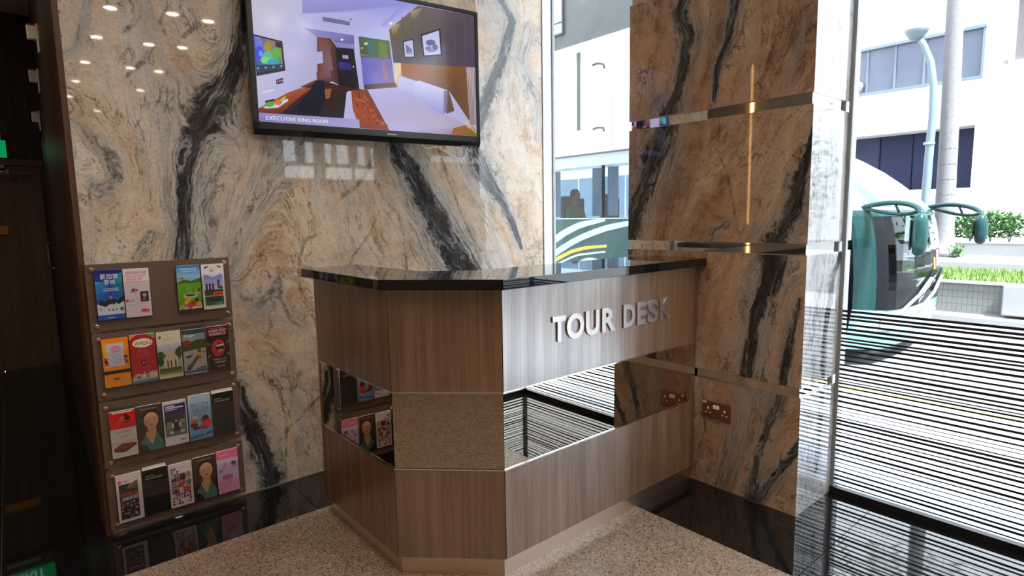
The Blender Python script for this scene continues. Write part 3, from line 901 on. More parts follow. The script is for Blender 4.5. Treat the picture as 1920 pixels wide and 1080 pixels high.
# raised lettering
LET = [('T', 1034, 1057), ('O', 1060, 1092), ('U', 1097, 1121), ('R', 1127, 1151), ('D', 1165, 1184), ('E', 1190, 1209), ('S', 1213, 1232), ('K', 1236, 1255)]
def hit_y(u, v, y):
    d = RIGHT * ((u - 960) / F_PX) - UP * ((v - 540) / F_PX) + FWD
    t = (y - CAM_Y) / d.y
    return d.x * t, CAM_Z + d.z * t
def hit_x(u, v, x):
    d = RIGHT * ((u - 960) / F_PX) - UP * ((v - 540) / F_PX) + FWD
    t = x / d.x
    return CAM_Y + d.y * t, CAM_Z + d.z * t
LX = [(1.524, 1.594), (1.600, 1.697), (1.708, 1.788), (1.806, 1.890), (1.943, 2.020), (2.036, 2.100), (2.110, 2.188), (2.202, 2.288)]
for (ch, _, _), (a, b) in zip(LET, LX):
    vs, fs = text_shape(ch, 0.035)
    bm = bmesh.new()
    ov = 0.0015 if ch in 'OSU' else 0.0
    z0, z1 = 0.8535 - ov, 0.9525 + (ov if ch != 'U' else 0)
    fr = [bm.verts.new((a + v[0] * (b - a), BYD - 0.007, z0 + v[1] * (z1 - z0))) for v in vs]
    fa = []
    for f in fs:
        try: fa.append(bm.faces.new([fr[i] for i in f]))
        except ValueError: pass
    bmesh.ops.remove_doubles(bm, verts=bm.verts, dist=1e-5)
    ex_ = bmesh.ops.extrude_face_region(bm, geom=list(bm.faces))
    bmesh.ops.translate(bm, verts=[x for x in ex_['geom'] if isinstance(x, bmesh.types.BMVert)], vec=(0, 0.0075, 0))
    obj('letter', bm, M['satin'], up_p)

# ------------------------------------------------------------------ double socket on the column
so_t = thing('wall_socket', 'bronze double power socket low on the brown column', 'socket', (XP, -1.493, 0.385))
sx_ = XP - 0.001
plt = obj('plate', box(sx_ - 0.007, sx_ + 0.0005, -1.566, -1.420, 0.346, 0.428, bev=0.003), M['socket'], so_t)
obj('top_edge', box(sx_ - 0.0078, sx_ - 0.001, -1.562, -1.424, 0.4262, 0.4288), M['copper'], so_t)
for yc in (-1.450, -1.536):
    bm = bmesh.new()
    add_box(bm, sx_ - 0.0079, sx_ - 0.005, yc - 0.004, yc + 0.004, 0.388, 0.400)
    add_box(bm, sx_ - 0.0079, sx_ - 0.005, yc - 0.0145, yc - 0.0075, 0.370, 0.376)
    add_box(bm, sx_ - 0.0079, sx_ - 0.005, yc + 0.0075, yc + 0.0145, 0.370, 0.376)
    obj('pin_holes', bm, M['white_gloss'], plt)
for yc in (-1.484, -1.500):
    obj('switch', box(sx_ - 0.0115, sx_ - 0.006, yc - 0.0075, yc + 0.0075, 0.396, 0.415, bev=0.0015), M['white_gloss'], plt)
obj('label_sticker', box(sx_ - 0.0075, sx_ - 0.006, -1.440, -1.422, 0.417, 0.426), M['white_gloss'], plt)

# ------------------------------------------------------------------ television
TV0 = Vector((0.902, -0.062, 0)); TV1 = Vector((2.098, -0.212, 0))
ex_v = (TV1 - TV0).normalized()
ny_v = Vector((-ex_v.y, ex_v.x, 0)) * -1.0        # out of the screen, towards the room
if ny_v.y > 0: ny_v = -ny_v
TVW = (TV1 - TV0).length
def tvp(u, z, out=0.0): return TV0 + ex_v * u + ny_v * out + Vector((0, 0, z))
tv = thing('television', 'wide black wall television showing a hotel bedroom, swivelled off the marble wall', 'television', (1.5, -0.1, 1.73))
def tvbox(name, u0, u1, z0, z1, d0, d1, mat, bev=0.0, par=None):
    bm = bmesh.new()
    vs = add_box(bm, 0, 1, 0, 1, 0, 1)
    for v in bm.verts:
        v.co = tvp(u0 + v.co.x * (u1 - u0), z0 + v.co.z * (z1 - z0), d0 + v.co.y * (d1 - d0))
    if bev: bmesh.ops.bevel(bm, geom=list(bm.edges), offset=bev, segments=2, affect='EDGES')
    return obj(name, bm, mat, par or tv)
ZB, ZTV = 1.733, 2.466
SX0, SX1, SZ0, SZ1 = 0.024, TVW - 0.022, 1.787, 2.444
tvbox('back_shell', 0.10, TVW - 0.10, ZB + 0.06, ZTV - 0.06, -0.050, -0.028, M['black_plastic'], 0.004)
tvbox('panel_body', 0.004, TVW - 0.004, ZB + 0.02, ZTV - 0.002, -0.030, -0.004, M['black_plastic'])
tvbox('bezel', 0.0, TVW, ZTV - 0.021, ZTV, -0.030, 0.004, M['bezel'], 0.002)
tvbox('bezel', 0.0, SX0, ZB + 0.022, ZTV - 0.021, -0.030, 0.004, M['bezel'], 0.002)
tvbox('bezel', SX1, TVW, ZB + 0.022, ZTV - 0.021, -0.030, 0.004, M['bezel'], 0.002)
tvbox('bezel', 0.0, TVW, ZB + 0.022, SZ0, -0.030, 0.004, M['bezel'], 0.002)
bm = bmesh.new()
q = [(0.004, ZB + 0.0215), (-0.030, ZB + 0.0215), (-0.030, ZB - 0.004), (-0.010, ZB - 0.004)]
A_ = [bm.verts.new(tvp(0, z, d)) for d, z in q]; B_ = [bm.verts.new(tvp(TVW, z, d)) for d, z in q]
bm.faces.new(A_); bm.faces.new(B_[::-1])
for i in range(4): bm.faces.new((A_[i], B_[i], B_[(i + 1) % 4], A_[(i + 1) % 4]))
lip = obj('lower_lip', bm, M['black_plastic'], tv)
for k in range(6): tvbox('button', TVW - 0.115 + 0.017 * k, TVW - 0.105 + 0.017 * k, ZB - 0.0015, ZB + 0.001, -0.012, -0.006, M['alu'], par=lip)
tvbox('maker_plate', 0.645, 0.697, ZB + 0.031, ZB + 0.038, 0.0035, 0.0046, M['alu'])
bm = bmesh.new()
add_box(bm, 1.30, 1.62, -0.012, 0.0, 1.95, 2.25)
add_tube(bm, [(1.46, -0.01, 2.1), (1.50, -0.05, 2.1), (1.49, -0.098, 2.1)], 0.02, 8)
obj('wall_mount', bm, M['channel'], tv)
# the picture on the screen, traced in its own sheet coordinates
hm = homography([(77, -260), (1640, 105), (1650, 962), (133, 850)], [(0, 1), (1, 1), (1, 0), (0, 0)])
class Pic(Print):
    def P(s, pts, col): s.poly([tuple(min(1, max(0, c)) for c in hm(*p)) for p in pts], col)
    def T(s, body, quad, col, bold=0.01):
        g_ = homography([(0, 0), (1, 0), (1, 1), (0, 1)], quad)
        vs, fs = text_shape(body, 0.0)
        for k in (-1, 1):
            s.layer += 1
            i = len(s.v)
            s.v += [hm(*g_(v[0] + 0.0028 * k, v[1])) + (s.layer,) for v in vs]
            s.c += [lin(col)] * len(vs)
            s.f += [tuple(j + i for j in f) for f in fs]
    def O(s, cx, cy, rx, ry, col, n=14): s.P([(cx + rx * math.cos(2 * math.pi * k / n), cy + ry * math.sin(2 * math.pi * k / n)) for k in range(n)], col)
p = Pic()
p.rect(0, 0, 1, 1, (196, 192, 232))
p.P([(70, -280), (460, -200), (460, 170), (555, 235), (560, 560), (133, 860)], [(214, 208, 222), (205, 203, 236), (196, 195, 238), (178, 174, 224), (190, 186, 226), (200, 196, 238)])   # left wall
p.P([(455, 60), (1200, -80), (1260, 25), (1062, 185), (1062, 270), (820, 228), (460, 162)], [(196, 194, 246), (176, 176, 240), (170, 170, 238), (200, 202, 248), (205, 206, 250), (196, 196, 246), (190, 190, 240)])
p.P([(455, -300), (1240, -40), (1062, 170), (815, 60), (455, 60)], [(168, 168, 236), (150, 150, 232), (188, 190, 246), (178, 180, 243), (150, 150, 216)])
p.P([(1180, -20), (1260, 25), (1065, 178), (1000, 165)], [(150, 150, 228), (166, 168, 240), (196, 198, 248), (160, 160, 232)])
p.P([(600, 88), (790, 128), (790, 158), (600, 120)], (104, 100, 140))
for k in range(4): p.P([(602, 95 + 7 * k), (788, 134 + 7 * k), (788, 137 + 7 * k), (602, 98 + 7 * k)], (136, 132, 178))
p.O(796, 111, 6, 6, (70, 64, 90))
p.P([(462, 165), (820, 228), (818, 300), (690, 290), (650, 245), (555, 235)], [(150, 146, 214), (128, 124, 192), (110, 104, 170), (120, 116, 180), (140, 134, 200), (148, 142, 208)])
# right wall
p.P([(1262, 22), (1645, 105), (1645, 470), (1090, 432), (1062, 190)], [(112, 96, 100), (88, 76, 92), (84, 72, 92), (86, 74, 84), (112, 98, 70)])
for k in range(7):
    x = 1150 + 70 * k
    p.P([(x, 100 + 0.25 * k), (x + 8, 100), (x + 14, 440), (x + 6, 440)], (96, 84, 98))
p.P([(1075, 165), (1140, 145), (1110, 230), (1080, 225)], [(190, 172, 120), (170, 150, 104), (120, 104, 78), (130, 112, 76)])
p.P([(1215, 60), (1290, 40), (1250, 120), (1215, 115)], [(178, 160, 110), (150, 134, 104), (112, 98, 92), (124, 108, 88)])
p.O(1074, 146, 12, 9, (250, 250, 255))
# headboard
p.P([(1090, 432), (1645, 470), (1645, 600), (1600, 850), (1470, 640), (1150, 530)], [(172, 100, 26), (132, 84, 40), (128, 90, 62), (120, 92, 70), (110, 74, 46), (150, 84, 24)])
p.P([(1093, 430), (1140, 433), (1145, 530), (1112, 605), (1100, 600)], [(236, 214, 170), (240, 222, 186), (228, 176, 96), (216, 150, 60), (232, 204, 150)])
p.P([(1585, 470), (1645, 472), (1645, 890), (1605, 870)], [(206, 196, 208), (216, 206, 222), (200, 192, 226), (196, 186, 214)])
for k in range(5): p.P([(1592 + 11 * k, 472), (1597 + 11 * k, 472), (1612 + 8 * k, 880), (1606 + 8 * k, 878)], (150, 118, 96))
# framed pictures
p.P([(1155, 275), (1230, 258), (1240, 396), (1162, 396)], (38, 32, 44)); p.P([(1163, 283), (1222, 268), (1231, 388), (1169, 388)], (198, 202, 240))
p.P([(1176, 300), (1212, 330), (1222, 372), (1180, 366)], (110, 112, 158)); p.P([(1190, 350), (1222, 362), (1200, 378)], (160, 166, 216))
p.P([(1276, 232), (1412, 190), (1424, 384), (1292, 390)], (36, 30, 40)); p.P([(1288, 242), (1402, 204), (1413, 374), (1302, 380)], (206, 210, 246))
for a, b, r1, r2, c in ((1345, 290, 34, 22, (96, 100, 160)), (1330, 330, 22, 16, (120, 122, 178)), (1375, 325, 20, 24, (104, 106, 164)), (1350, 350, 30, 10, (140, 144, 200))): p.O(a, b, r1, r2, c, 9)
# wardrobe, door, bathroom glass
p.P([(556, 235), (650, 246), (690, 300), (712, 590), (660, 560), (556, 600)], [(120, 76, 66), (104, 68, 60), (70, 48, 44), (60, 40, 38), (96, 62, 70), (120, 70, 62)])
p.P([(566, 250), (640, 262), (668, 480), (580, 490)], [(132, 84, 66), (122, 80, 76), (140, 104, 124), (126, 84, 84)])
p.P([(690, 280), (820, 290), (822, 330), (690, 312)], (150, 146, 204))
p.P([(688, 312), (815, 326), (850, 615), (705, 600)], [(34, 28, 48), (30, 26, 44), (16, 12, 24), (20, 16, 26)])
p.P([(705, 420), (790, 428), (800, 480), (712, 475)], [(60, 52, 150), (50, 44, 130), (40, 36, 110), (50, 44, 130)])
p.P([(734, 368), (775, 372), (775, 398), (736, 394)], (170, 168, 210)); p.O(810, 455, 5, 7, (220, 220, 240))
p.P([(818, 228), (846, 234), (882, 612), (852, 612)], [(206, 206, 250), (196, 196, 246), (180, 176, 226), (190, 186, 236)])
p.P([(848, 236), (1062, 272), (1095, 580), (882, 606)], [(70, 96, 92), (80, 100, 64), (110, 100, 190), (120, 112, 206)])
p.P([(850, 240), (1062, 276), (1068, 400), (860, 380)], [(66, 108, 86), (96, 116, 60), (88, 112, 56), (84, 84, 80)])
p.P([(910, 260), (960, 268), (966, 388), (920, 384)], (72, 116, 108)); p.P([(985, 275), (1040, 284), (1048, 396), (992, 390)], (108, 138, 62))
p.O(900, 290, 14, 10, (220, 226, 180)); p.O(872, 322, 10, 8, (190, 170, 90)); p.P([(855, 360), (920, 372), (920, 382), (857, 376)], (150, 120, 70))
p.P([(862, 388), (1070, 404), (1092, 580), (880, 600)], [(112, 110, 204), (128, 116, 190), (120, 100, 176), (104, 100, 200)])
p.P([(1005, 420), (1040, 424), (1055, 560), (1020, 556)], [(160, 120, 160), (150, 110, 150), (170, 110, 130), (160, 104, 140)])
p.P([(882, 586), (1100, 572), (1112, 608), (884, 622)], [(60, 44, 80), (66, 40, 50), (120, 60, 30), (70, 44, 50)])
p.O(732, 258, 10, 8, (250, 250, 255)); p.P([(548, 345), (592, 340), (598, 425), (556, 432)], (190, 186, 236))
p.P([(548, 492), (650, 486), (652, 532), (552, 545)], [(122, 72, 62), (140, 96, 110), (132, 92, 108), (112, 66, 58)])
# floor, desk and chair
p.P([(560, 545), (712, 590), (884, 622), (760, 640), (735, 850), (133, 850), (133, 780), (420, 640)], [(50, 26, 22), (66, 34, 30), (70, 30, 22), (50, 26, 24), (34, 34, 50), (36, 34, 50), (60, 34, 30), (84, 44, 30)])
p.P([(128, 755), (340, 640), (430, 608), (520, 605), (440, 660), (290, 790), (130, 800)], [(150, 62, 44), (176, 88, 50), (160, 92, 66), (150, 84, 60), (160, 76, 40), (120, 50, 30), (110, 50, 44)])
p.P([(430, 600), (548, 545), (552, 560), (470, 606)], (110, 62, 50))
p.P([(540, 560), (600, 548), (612, 690), (560, 800), (420, 780), (410, 730), (490, 640)], [(22, 26, 48), (24, 28, 50), (18, 18, 30), (16, 18, 30), (18, 20, 36), (20, 24, 44), (20, 26, 48)])
p.P([(605, 615), (655, 612), (640, 680), (612, 690)], (152, 96, 50))
# small television, sockets and fruit plate
p.P([(96, 205), (308, 262), (328, 478), (118, 516)], (34, 34, 52))
p.P([(103, 218), (298, 270), (312, 462), (122, 488)], [(88, 92, 190), (176, 130, 40), (60, 150, 110), (40, 70, 170)])
p.P([(103, 218), (150, 230), (180, 330), (118, 420)], [(120, 130, 236), (150, 130, 200), (60, 120, 220), (50, 60, 220)])
for a, b, r1, r2, c in ((140, 345, 34, 48, (40, 70, 230)), (205, 300, 30, 40, (170, 140, 50)), (215, 380, 60, 50, (70, 190, 150)), (185, 400, 36, 26, (110, 220, 120)), (262, 350, 34, 44, (96, 180, 80)), (240, 415, 44, 24, (40, 170, 200)), (150, 350, 14, 22, (90, 150, 250))): p.O(a, b, r1, r2, c, 12)
p.P([(118, 436), (308, 428), (313, 464), (122, 490)], (44, 60, 90)); p.P([(255, 262), (300, 272), (303, 312), (262, 304)], (40, 44, 50))
for k in range(4): p.O(130 + 56 * k, 458 - 4 * k, 9, 9, (150, 150, 210), 8)
p.P([(258, 545), (310, 530), (313, 566), (262, 580)], (40, 36, 52))
for k in range(3): p.O(270 + 17 * k, 558 - 4 * k, 5, 8, (190, 188, 220), 8)
p.P([(158, 632), (246, 612), (246, 622), (160, 645)], (226, 230, 246))
p.P([(160, 745), (340, 684), (346, 700), (270, 750), (185, 757)], (214, 214, 238))
p.O(210, 722, 34, 22, (96, 178, 60)); p.O(272, 712, 28, 20, (230, 122, 40)); p.P([(285, 690), (328, 660), (322, 690), (300, 702)], (190, 190, 60))
for k in range(5): p.O(186 + 13 * k, 704 - 3 * k, 9, 8, (40, 24, 48), 8)
# bed
p.P([(768, 632), (1115, 612), (1440, 800), (1570, 880), (1650, 965), (1060, 925), (735, 895), (745, 760)], [(206, 204, 246), (186, 184, 238), (170, 168, 232), (196, 178, 200), (160, 120, 80), (186, 180, 240), (200, 196, 246), (196, 192, 240)])
p.P([(792, 632), (905, 622), (940, 690), (1055, 918), (848, 900), (800, 760)], [(156, 70, 34), (128, 56, 30), (150, 66, 30), (140, 58, 40), (150, 76, 60), (176, 88, 50)])
rn = random.Random(2)
for k in range(40):
    a = rn.random(); b = rn.random()
    x = 800 + 100 * a + 150 * b * b; y = 640 + 250 * b
    p.P([(x, y), (x + 10, y - 3), (x + 16, y + 14), (x + 6, y + 14)], rn.choice(((184, 92, 44), (112, 44, 24), (196, 110, 60), (134, 56, 28))))
p.P([(1490, 905), (1570, 880), (1650, 940), (1650, 965), (1480, 945)], [(150, 90, 40), (176, 110, 40), (150, 140, 50), (130, 110, 40), (166, 110, 70)])
p.P([(1570, 850), (1620, 880), (1650, 930), (1590, 900)], [(230, 222, 214), (200, 150, 90), (180, 120, 40), (210, 180, 140)])
p.P([(1122, 545), (1150, 530), (1240, 570), (1230, 660), (1115, 630)], [(214, 214, 252), (206, 206, 250), (196, 196, 248), (178, 178, 240), (190, 190, 244)])
p.P([(1225, 580), (1260, 560), (1450, 630), (1450, 790), (1420, 812), (1220, 680)], [(206, 206, 252), (210, 210, 254), (216, 216, 254), (176, 176, 238), (168, 168, 234), (184, 184, 242)])
p.P([(1430, 632), (1466, 640), (1462, 770), (1424, 800)], [(160, 140, 170), (110, 90, 110), (120, 96, 104), (150, 140, 190)])
p.P([(1465, 640), (1500, 780), (1445, 800), (1450, 760)], (104, 82, 74))
# caption
p.P([(128, 785), (845, 838), (848, 902), (133, 850)], [(150, 146, 200), (176, 172, 226), (180, 176, 230), (140, 136, 196)])
p.T('EXECUTIVE KING ROOM', [(182, 838), (622, 868), (622, 842), (182, 808)], (238, 238, 250), 0.012)
scp = tvbox('screen_panel', SX0 - 0.002, SX1 + 0.002, SZ0 - 0.002, SZ1 + 0.002, -0.020, -0.001, M['black_plastic'])
p.build('screen_picture', lambda u, v, h: tvp(SX0 + u * (SX1 - SX0), SZ0 + v * (SZ1 - SZ0), -0.0006 + h), M['screen'], scp, dl=0.00003)
cb = obj('cable', tube([(hit_y(u, v, -0.008)[0], -0.008, hit_y(u, v, -0.008)[1]) for u, v in ((788, 262), (791, 272), (797, 277), (804, 279), (812, 276), (820, 276), (828, 280), (838, 286), (848, 292), (858, 297), (865, 298), (871, 292), (874, 280), (878, 268))], 0.0028, 8), M['white_gloss'])
tag(cb, 'white cable looping down below the wall television', 'cable')

# ------------------------------------------------------------------ leaflet boards
BX0, BX1 = 0.2165, 0.7600
BZ = [(0.888, 1.166), (0.598, 0.876), (0.304, 0.586), (0.026, 0.288)]
BL = ['topmost brown acrylic leaflet board on the marble wall, holding four leaflets', 'second brown acrylic leaflet board from the top, with the orange and red leaflets', 'third brown acrylic leaflet board from the top, with the red-and-white meat leaflet', 'lowest brown acrylic leaflet board just above the black floor']
SL = [0.2455, 0.3430, 0.4415, 0.5400, 0.6390]
LW, LH = 0.0945, 0.203
BOT = [0.937, 0.652, 0.345, 0.056]
boards = []
for (z0, z1), lb, zb, n in zip(BZ, BL, BOT, (0, 1, 2, 3)):
    t = thing('leaflet_board', lb, 'leaflet rack', ((BX0 + BX1) / 2, -0.02, z0), 'leaflet boards on the wall')
    obj('back_plate', box(BX0, BX1, -0.0240, -0.0180, z0, z1, bev=0.0012), M['board'], t)
    for x in (BX0 + 0.022, BX1 - 0.022):
        for z in (z0 + 0.022, z1 - 0.022):
            bm = lathe([(0.0075, 0.0), (0.0085, -0.003), (0.0085, -0.005), (0.006, -0.0065)], (x, -0.024, z), 'y', 14)
            add_lathe(bm, [(0.006, 0.0), (0.006, 0.0185)], (x, -0.0185, z), 'y', 10)
            obj('standoff', bm, M['copper'], t)
    for s, x in enumerate(SL):
        if n == 0 and s == 2: continue
        bm = bmesh.new()
        add_box(bm, x - 0.0022, x - 0.0010, -0.041, -0.0245, zb - 0.003, zb + 0.150)
        add_box(bm, x + LW + 0.0010, x + LW + 0.0022, -0.041, -0.0245, zb - 0.003, zb + 0.150)
        add_box(bm, x - 0.0022, x + LW + 0.0022, -0.041, -0.0245, zb - 0.0042, zb - 0.003)
        add_box(bm, x - 0.0022, x + LW + 0.0022, -0.0422, -0.041, zb - 0.0042, zb + 0.150)
        obj('leaflet_pocket', bm, M['clear'], t)
    boards.append(t)

E = lambda **k: k
def art_snow(p):
    p.grad(0, 0, 1, 1, (60, 120, 200), (28, 34, 120)); p.poly([(0.35, .45), (1, .5), (1, .95), (.7, .9)], [(20, 70, 170), (30, 120, 170), (40, 150, 160), (24, 44, 130)])
    p.poly([(0, .42), (.5, .42), (.42, .75), (0, .78)], [(40, 110, 200), (30, 80, 180), (40, 130, 200), (60, 160, 220)])
    p.poly([(0, .3), (.14, .42), (.3, .36), (.5, .44), (.75, .38), (1, .46), (1, .2), (0, .2)], (40, 52, 60))
    p.poly([(0, .1), (1, .1), (1, .36), (.8, .3), (.62, .36), (.3, .26), (0, .33)], (214, 222, 232))
    for x, y, r, c in ((.52, .44, .07, (150, 130, 170)), (.5, .36, .09, (60, 60, 40)), (.62, .34, .07, (52, 58, 66)), (.42, .2, .03, (40, 44, 52)), (.56, .19, .035, (40, 44, 52)), (.7, .2, .03, (44, 48, 56)), (.9, .2, .07, (120, 96, 70)), (.12, .22, .05, (170, 176, 180))): p.oval(x, y, r, r * .6, c, 10)
    p.rect(0, 0, 1, .1, (36, 92, 180)); p.text('\u65b0\u52a0\u5761', .2, .82, .86, .93, (240, 244, 250), .01); p.text('\u96ea\u57ce', .32, .71, .74, .81, (236, 240, 248), .01)
    p.rect(.28, .62, .84, .635, (200, 220, 240)); p.rect(.26, .58, .84, .6, (200, 220, 240)); p.rect(.35, .03, .6, .05, (190, 215, 240))
def art_museum(p):
    p.rect(0, 0, 1, 1, (226, 208, 212)); p.text('SINGAPORE', .1, .89, .9, .94, (70, 44, 70), .01); p.text('PHILATELIC', .1, .825, .9, .875, (226, 96, 120), .01); p.text('MUSEUM', .12, .76, .72, .81, (220, 90, 112), .01)
    p.rect(.1, .725, .7, .735, (170, 160, 170))
    for x, y, rx, ry, c in ((.36, .57, .09, .02, (150, 60, 70)), (.46, .56, .08, .018, (214, 60, 90)), (.32, .545, .05, .014, (60, 50, 60)), (.08, .35, .06, .03, (222, 60, 90)), (.25, .35, .12, .03, (196, 190, 180)), (.7, .12, .13, .04, (230, 50, 130)), (.86, .11, .06, .04, (190, 130, 90))): p.oval(x, y, rx, ry, c, 10)
    p.rect(.22, .515, .5, .525, (120, 90, 100)); p.rect(.6, .31, .92, .52, (60, 50, 56)); p.oval(.76, .44, .08, .04, (190, 170, 160)); p.oval(.74, .36, .1, .025, (130, 96, 90)); p.rect(.05, .25, .5, .256, (190, 170, 176)); p.rect(.4, .27, .9, .276, (196, 178, 184))
def art_park(p):
    p.grad(0, .55, 1, 1, (176, 214, 232), (24, 120, 190)); p.poly([(0, .64), (.3, .7), (.6, .66), (1, .72), (1, .5), (0, .5)], (64, 120, 40)); p.grad(0, .1, 1, .62, (96, 160, 36), (116, 178, 44))
    p.text('GARDENS', .12, .905, .86, .945, (240, 248, 252), .02); p.rect(.2, .87, .84, .88, (210, 232, 244)); p.oval(.2, .73, .09, .04, (236, 130, 40)); p.rect(.11, .725, .29, .74, (120, 70, 30))
    p.oval(.52, .34, .32, .055, (196, 206, 176)); p.oval(.52, .355, .22, .03, (70, 110, 50)); p.rect(.4, .38, .42, .56, (190, 214, 150)); p.rect(.52, .38, .54, .54, (190, 214, 150)); p.oval(.84, .42, .13, .07, (150, 190, 96)); p.oval(.9, .45, .08, .04, (84, 120, 50))
    for x, y, r, c in ((.3, .18, .13, (220, 110, 90)), (.3, .2, .06, (236, 190, 160)), (.48, .12, .12, (214, 70, 50)), (.62, .17, .09, (196, 60, 40)), (.78, .24, .09, (96, 70, 40)), (.86, .14, .12, (236, 150, 40)), (.4, .26, .12, (206, 170, 60)), (.14, .1, .1, (150, 190, 60))): p.oval(x, y, r, r * .55, c, 10)
    p.rect(0, 0, 1, .05, (40, 44, 60))
def art_bay(p):
    p.rect(0, 0, 1, 1, (226, 216, 212)); p.poly([(.1, .93), (.3, .97), (.3, .94), (.16, .9)], (60, 56, 56)); p.poly([(.9, .93), (.7, .97), (.7, .94), (.84, .9)], (60, 56, 56)); p.text('Singapore', .34, .87, .66, .91, (150, 140, 140)); p.oval(.45, .85, .1, .01, (110, 70, 60))
    p.grad(.08, .42, .92, .77, (206, 210, 236), (112, 124, 210)); p.poly([(.2, .77), (.5, .7), (.8, .77)], (200, 206, 240))
    for x in (.14, .28, .42): p.poly([(x, .42), (x + .1, .42), (x + .09, .55), (x + .01, .55)], (52, 66, 84))
    p.rect(.12, .55, .54, .565, (60, 70, 84)); p.rect(.68, .45, .78, .64, (84, 92, 100)); p.rect(.78, .44, .9, .5, (110, 84, 60)); p.rect(.08, .3, .92, .43, (70, 66, 60)); p.poly([(.4, .27), (.92, .3), (.92, .37), (.5, .38)], (222, 100, 34)); p.rect(.55, .315, .86, .335, (90, 50, 30))
    p.grad(.08, .08, .92, .28, (50, 110, 64), (50, 66, 60)); p.oval(.5, .2, .3, .04, (36, 60, 40)); p.oval(.7, .12, .2, .03, (110, 140, 110))
def art_orange(p):
    p.grad(0, 0, 1, 1, (240, 150, 30), (242, 140, 40)); p.grad(.06, .4, .3, .9, (240, 190, 80), (226, 180, 40)); p.rect(.18, .42, .8, .9, (206, 200, 214))
    for k, (a, b) in enumerate(((.36, .64), (.28, .74), (.3, .72), (.36, .66))): p.rect(a, .82 - .035 * k, b, .84 - .035 * k, (214, 110, 130))
    p.rect(.36, .66, .66, .67, (170, 160, 170)); p.rect(.34, .625, .64, .635, (170, 160, 170)); p.oval(.56, .53, .12, .055, (160, 156, 164)); p.oval(.56, .53, .10, .045, (206, 200, 214))
    for x, y, c in ((.1, .58, (190, 50, 50)), (.12, .53, (70, 30, 30)), (.14, .48, (180, 50, 60)), (.86, .6, (60, 40, 30)), (.84, .55, (190, 120, 60)), (.88, .5, (150, 60, 30))): p.oval(x, y, .07, .032, c, 9)
    p.rect(0, .27, 1, .34, (30, 32, 22)); p.oval(.45, .16, .14, .03, (150, 96, 30)); p.rect(.2, .1, .7, .106, (190, 120, 40))
def art_walks(p):
    p.rect(0, 0, 1, 1, (184, 26, 50)); p.poly([(0, .9), (0, 1), (.28, 1)], (226, 140, 60)); p.poly([(.66, 1), (1, 1), (1, .88)], (104, 170, 50)); p.oval(.5, .82, .42, .105, (150, 20, 24), 24); p.oval(.5, .82, .40, .095, (236, 226, 190), 24); p.text('WALKS', .17, .78, .85, .855, (52, 36, 26), .02)
    for k in range(5): p.rect(.3 - .02 * k, .68 - .035 * k, .68 + .03 * k, .688 - .035 * k, (222, 110, 120))
    p.rect(.4, .35, .56, .46, (60, 24, 50)); p.oval(.48, .41, .04, .025, (190, 150, 170)); p.rect(.2, .31, .8, .315, (214, 96, 104))
    p.poly([(0, .04), (1, .06), (1, .22), (.9, .2), (.78, .22), (.62, .17), (.52, .16), (.47, .24), (.42, .16), (.25, .2), (.12, .18), (0, .12)], (196, 180, 150))
    for x, y, r, c in ((.12, .13, .08, (196, 150, 110)), (.25, .11, .07, (150, 110, 90)), (.6, .12, .06, (120, 140, 110)), (.75, .14, .08, (206, 196, 180)), (.9, .13, .08, (214, 206, 196)), (.46, .13, .05, (226, 226, 220))): p.oval(x, y, r, r * .6, c, 9)
    p.rect(0, 0, 1, .05, (84, 120, 170))
def art_garden(p):
    p.rect(0, 0, 1, 1, (216, 206, 180)); p.oval(.14, .89, .06, .03, (70, 110, 50)); p.oval(.1, .87, .03, .02, (190, 70, 50)); p.text('Heritage Trees', .28, .83, .66, .86, (130, 130, 110)); p.rect(.28, .81, .7, .815, (150, 146, 126))
    p.grad(.03, .1, .97, .74, (150, 160, 150), (206, 204, 220))
    for x, y, rx, ry, c in ((.12, .5, .16, .09, (60, 96, 44)), (.26, .42, .16, .1, (72, 110, 50)), (.85, .5, .14, .12, (64, 76, 44)), (.92, .6, .07, .06, (56, 62, 40)), (.1, .38, .12, .12, (46, 76, 36))): p.oval(x, y, rx, ry, c, 10)
    p.poly([(.2, .4), (.5, .6), (.54, .6), (.84, .42), (.84, .4), (.5, .44)], (206, 198, 150)); p.poly([(.24, .2), (.8, .22), (.8, .42), (.5, .44), (.24, .4)], (214, 206, 176))
    for x in (.36, .5, .68): p.rect(x, .22, x + .06, .38, (60, 56, 46))
    p.rect(.03, .1, .97, .22, (96, 124, 44)); p.rect(.03, .16, .97, .2, (60, 80, 36)); p.rect(.03, .06, .97, .1, (170, 180, 110))
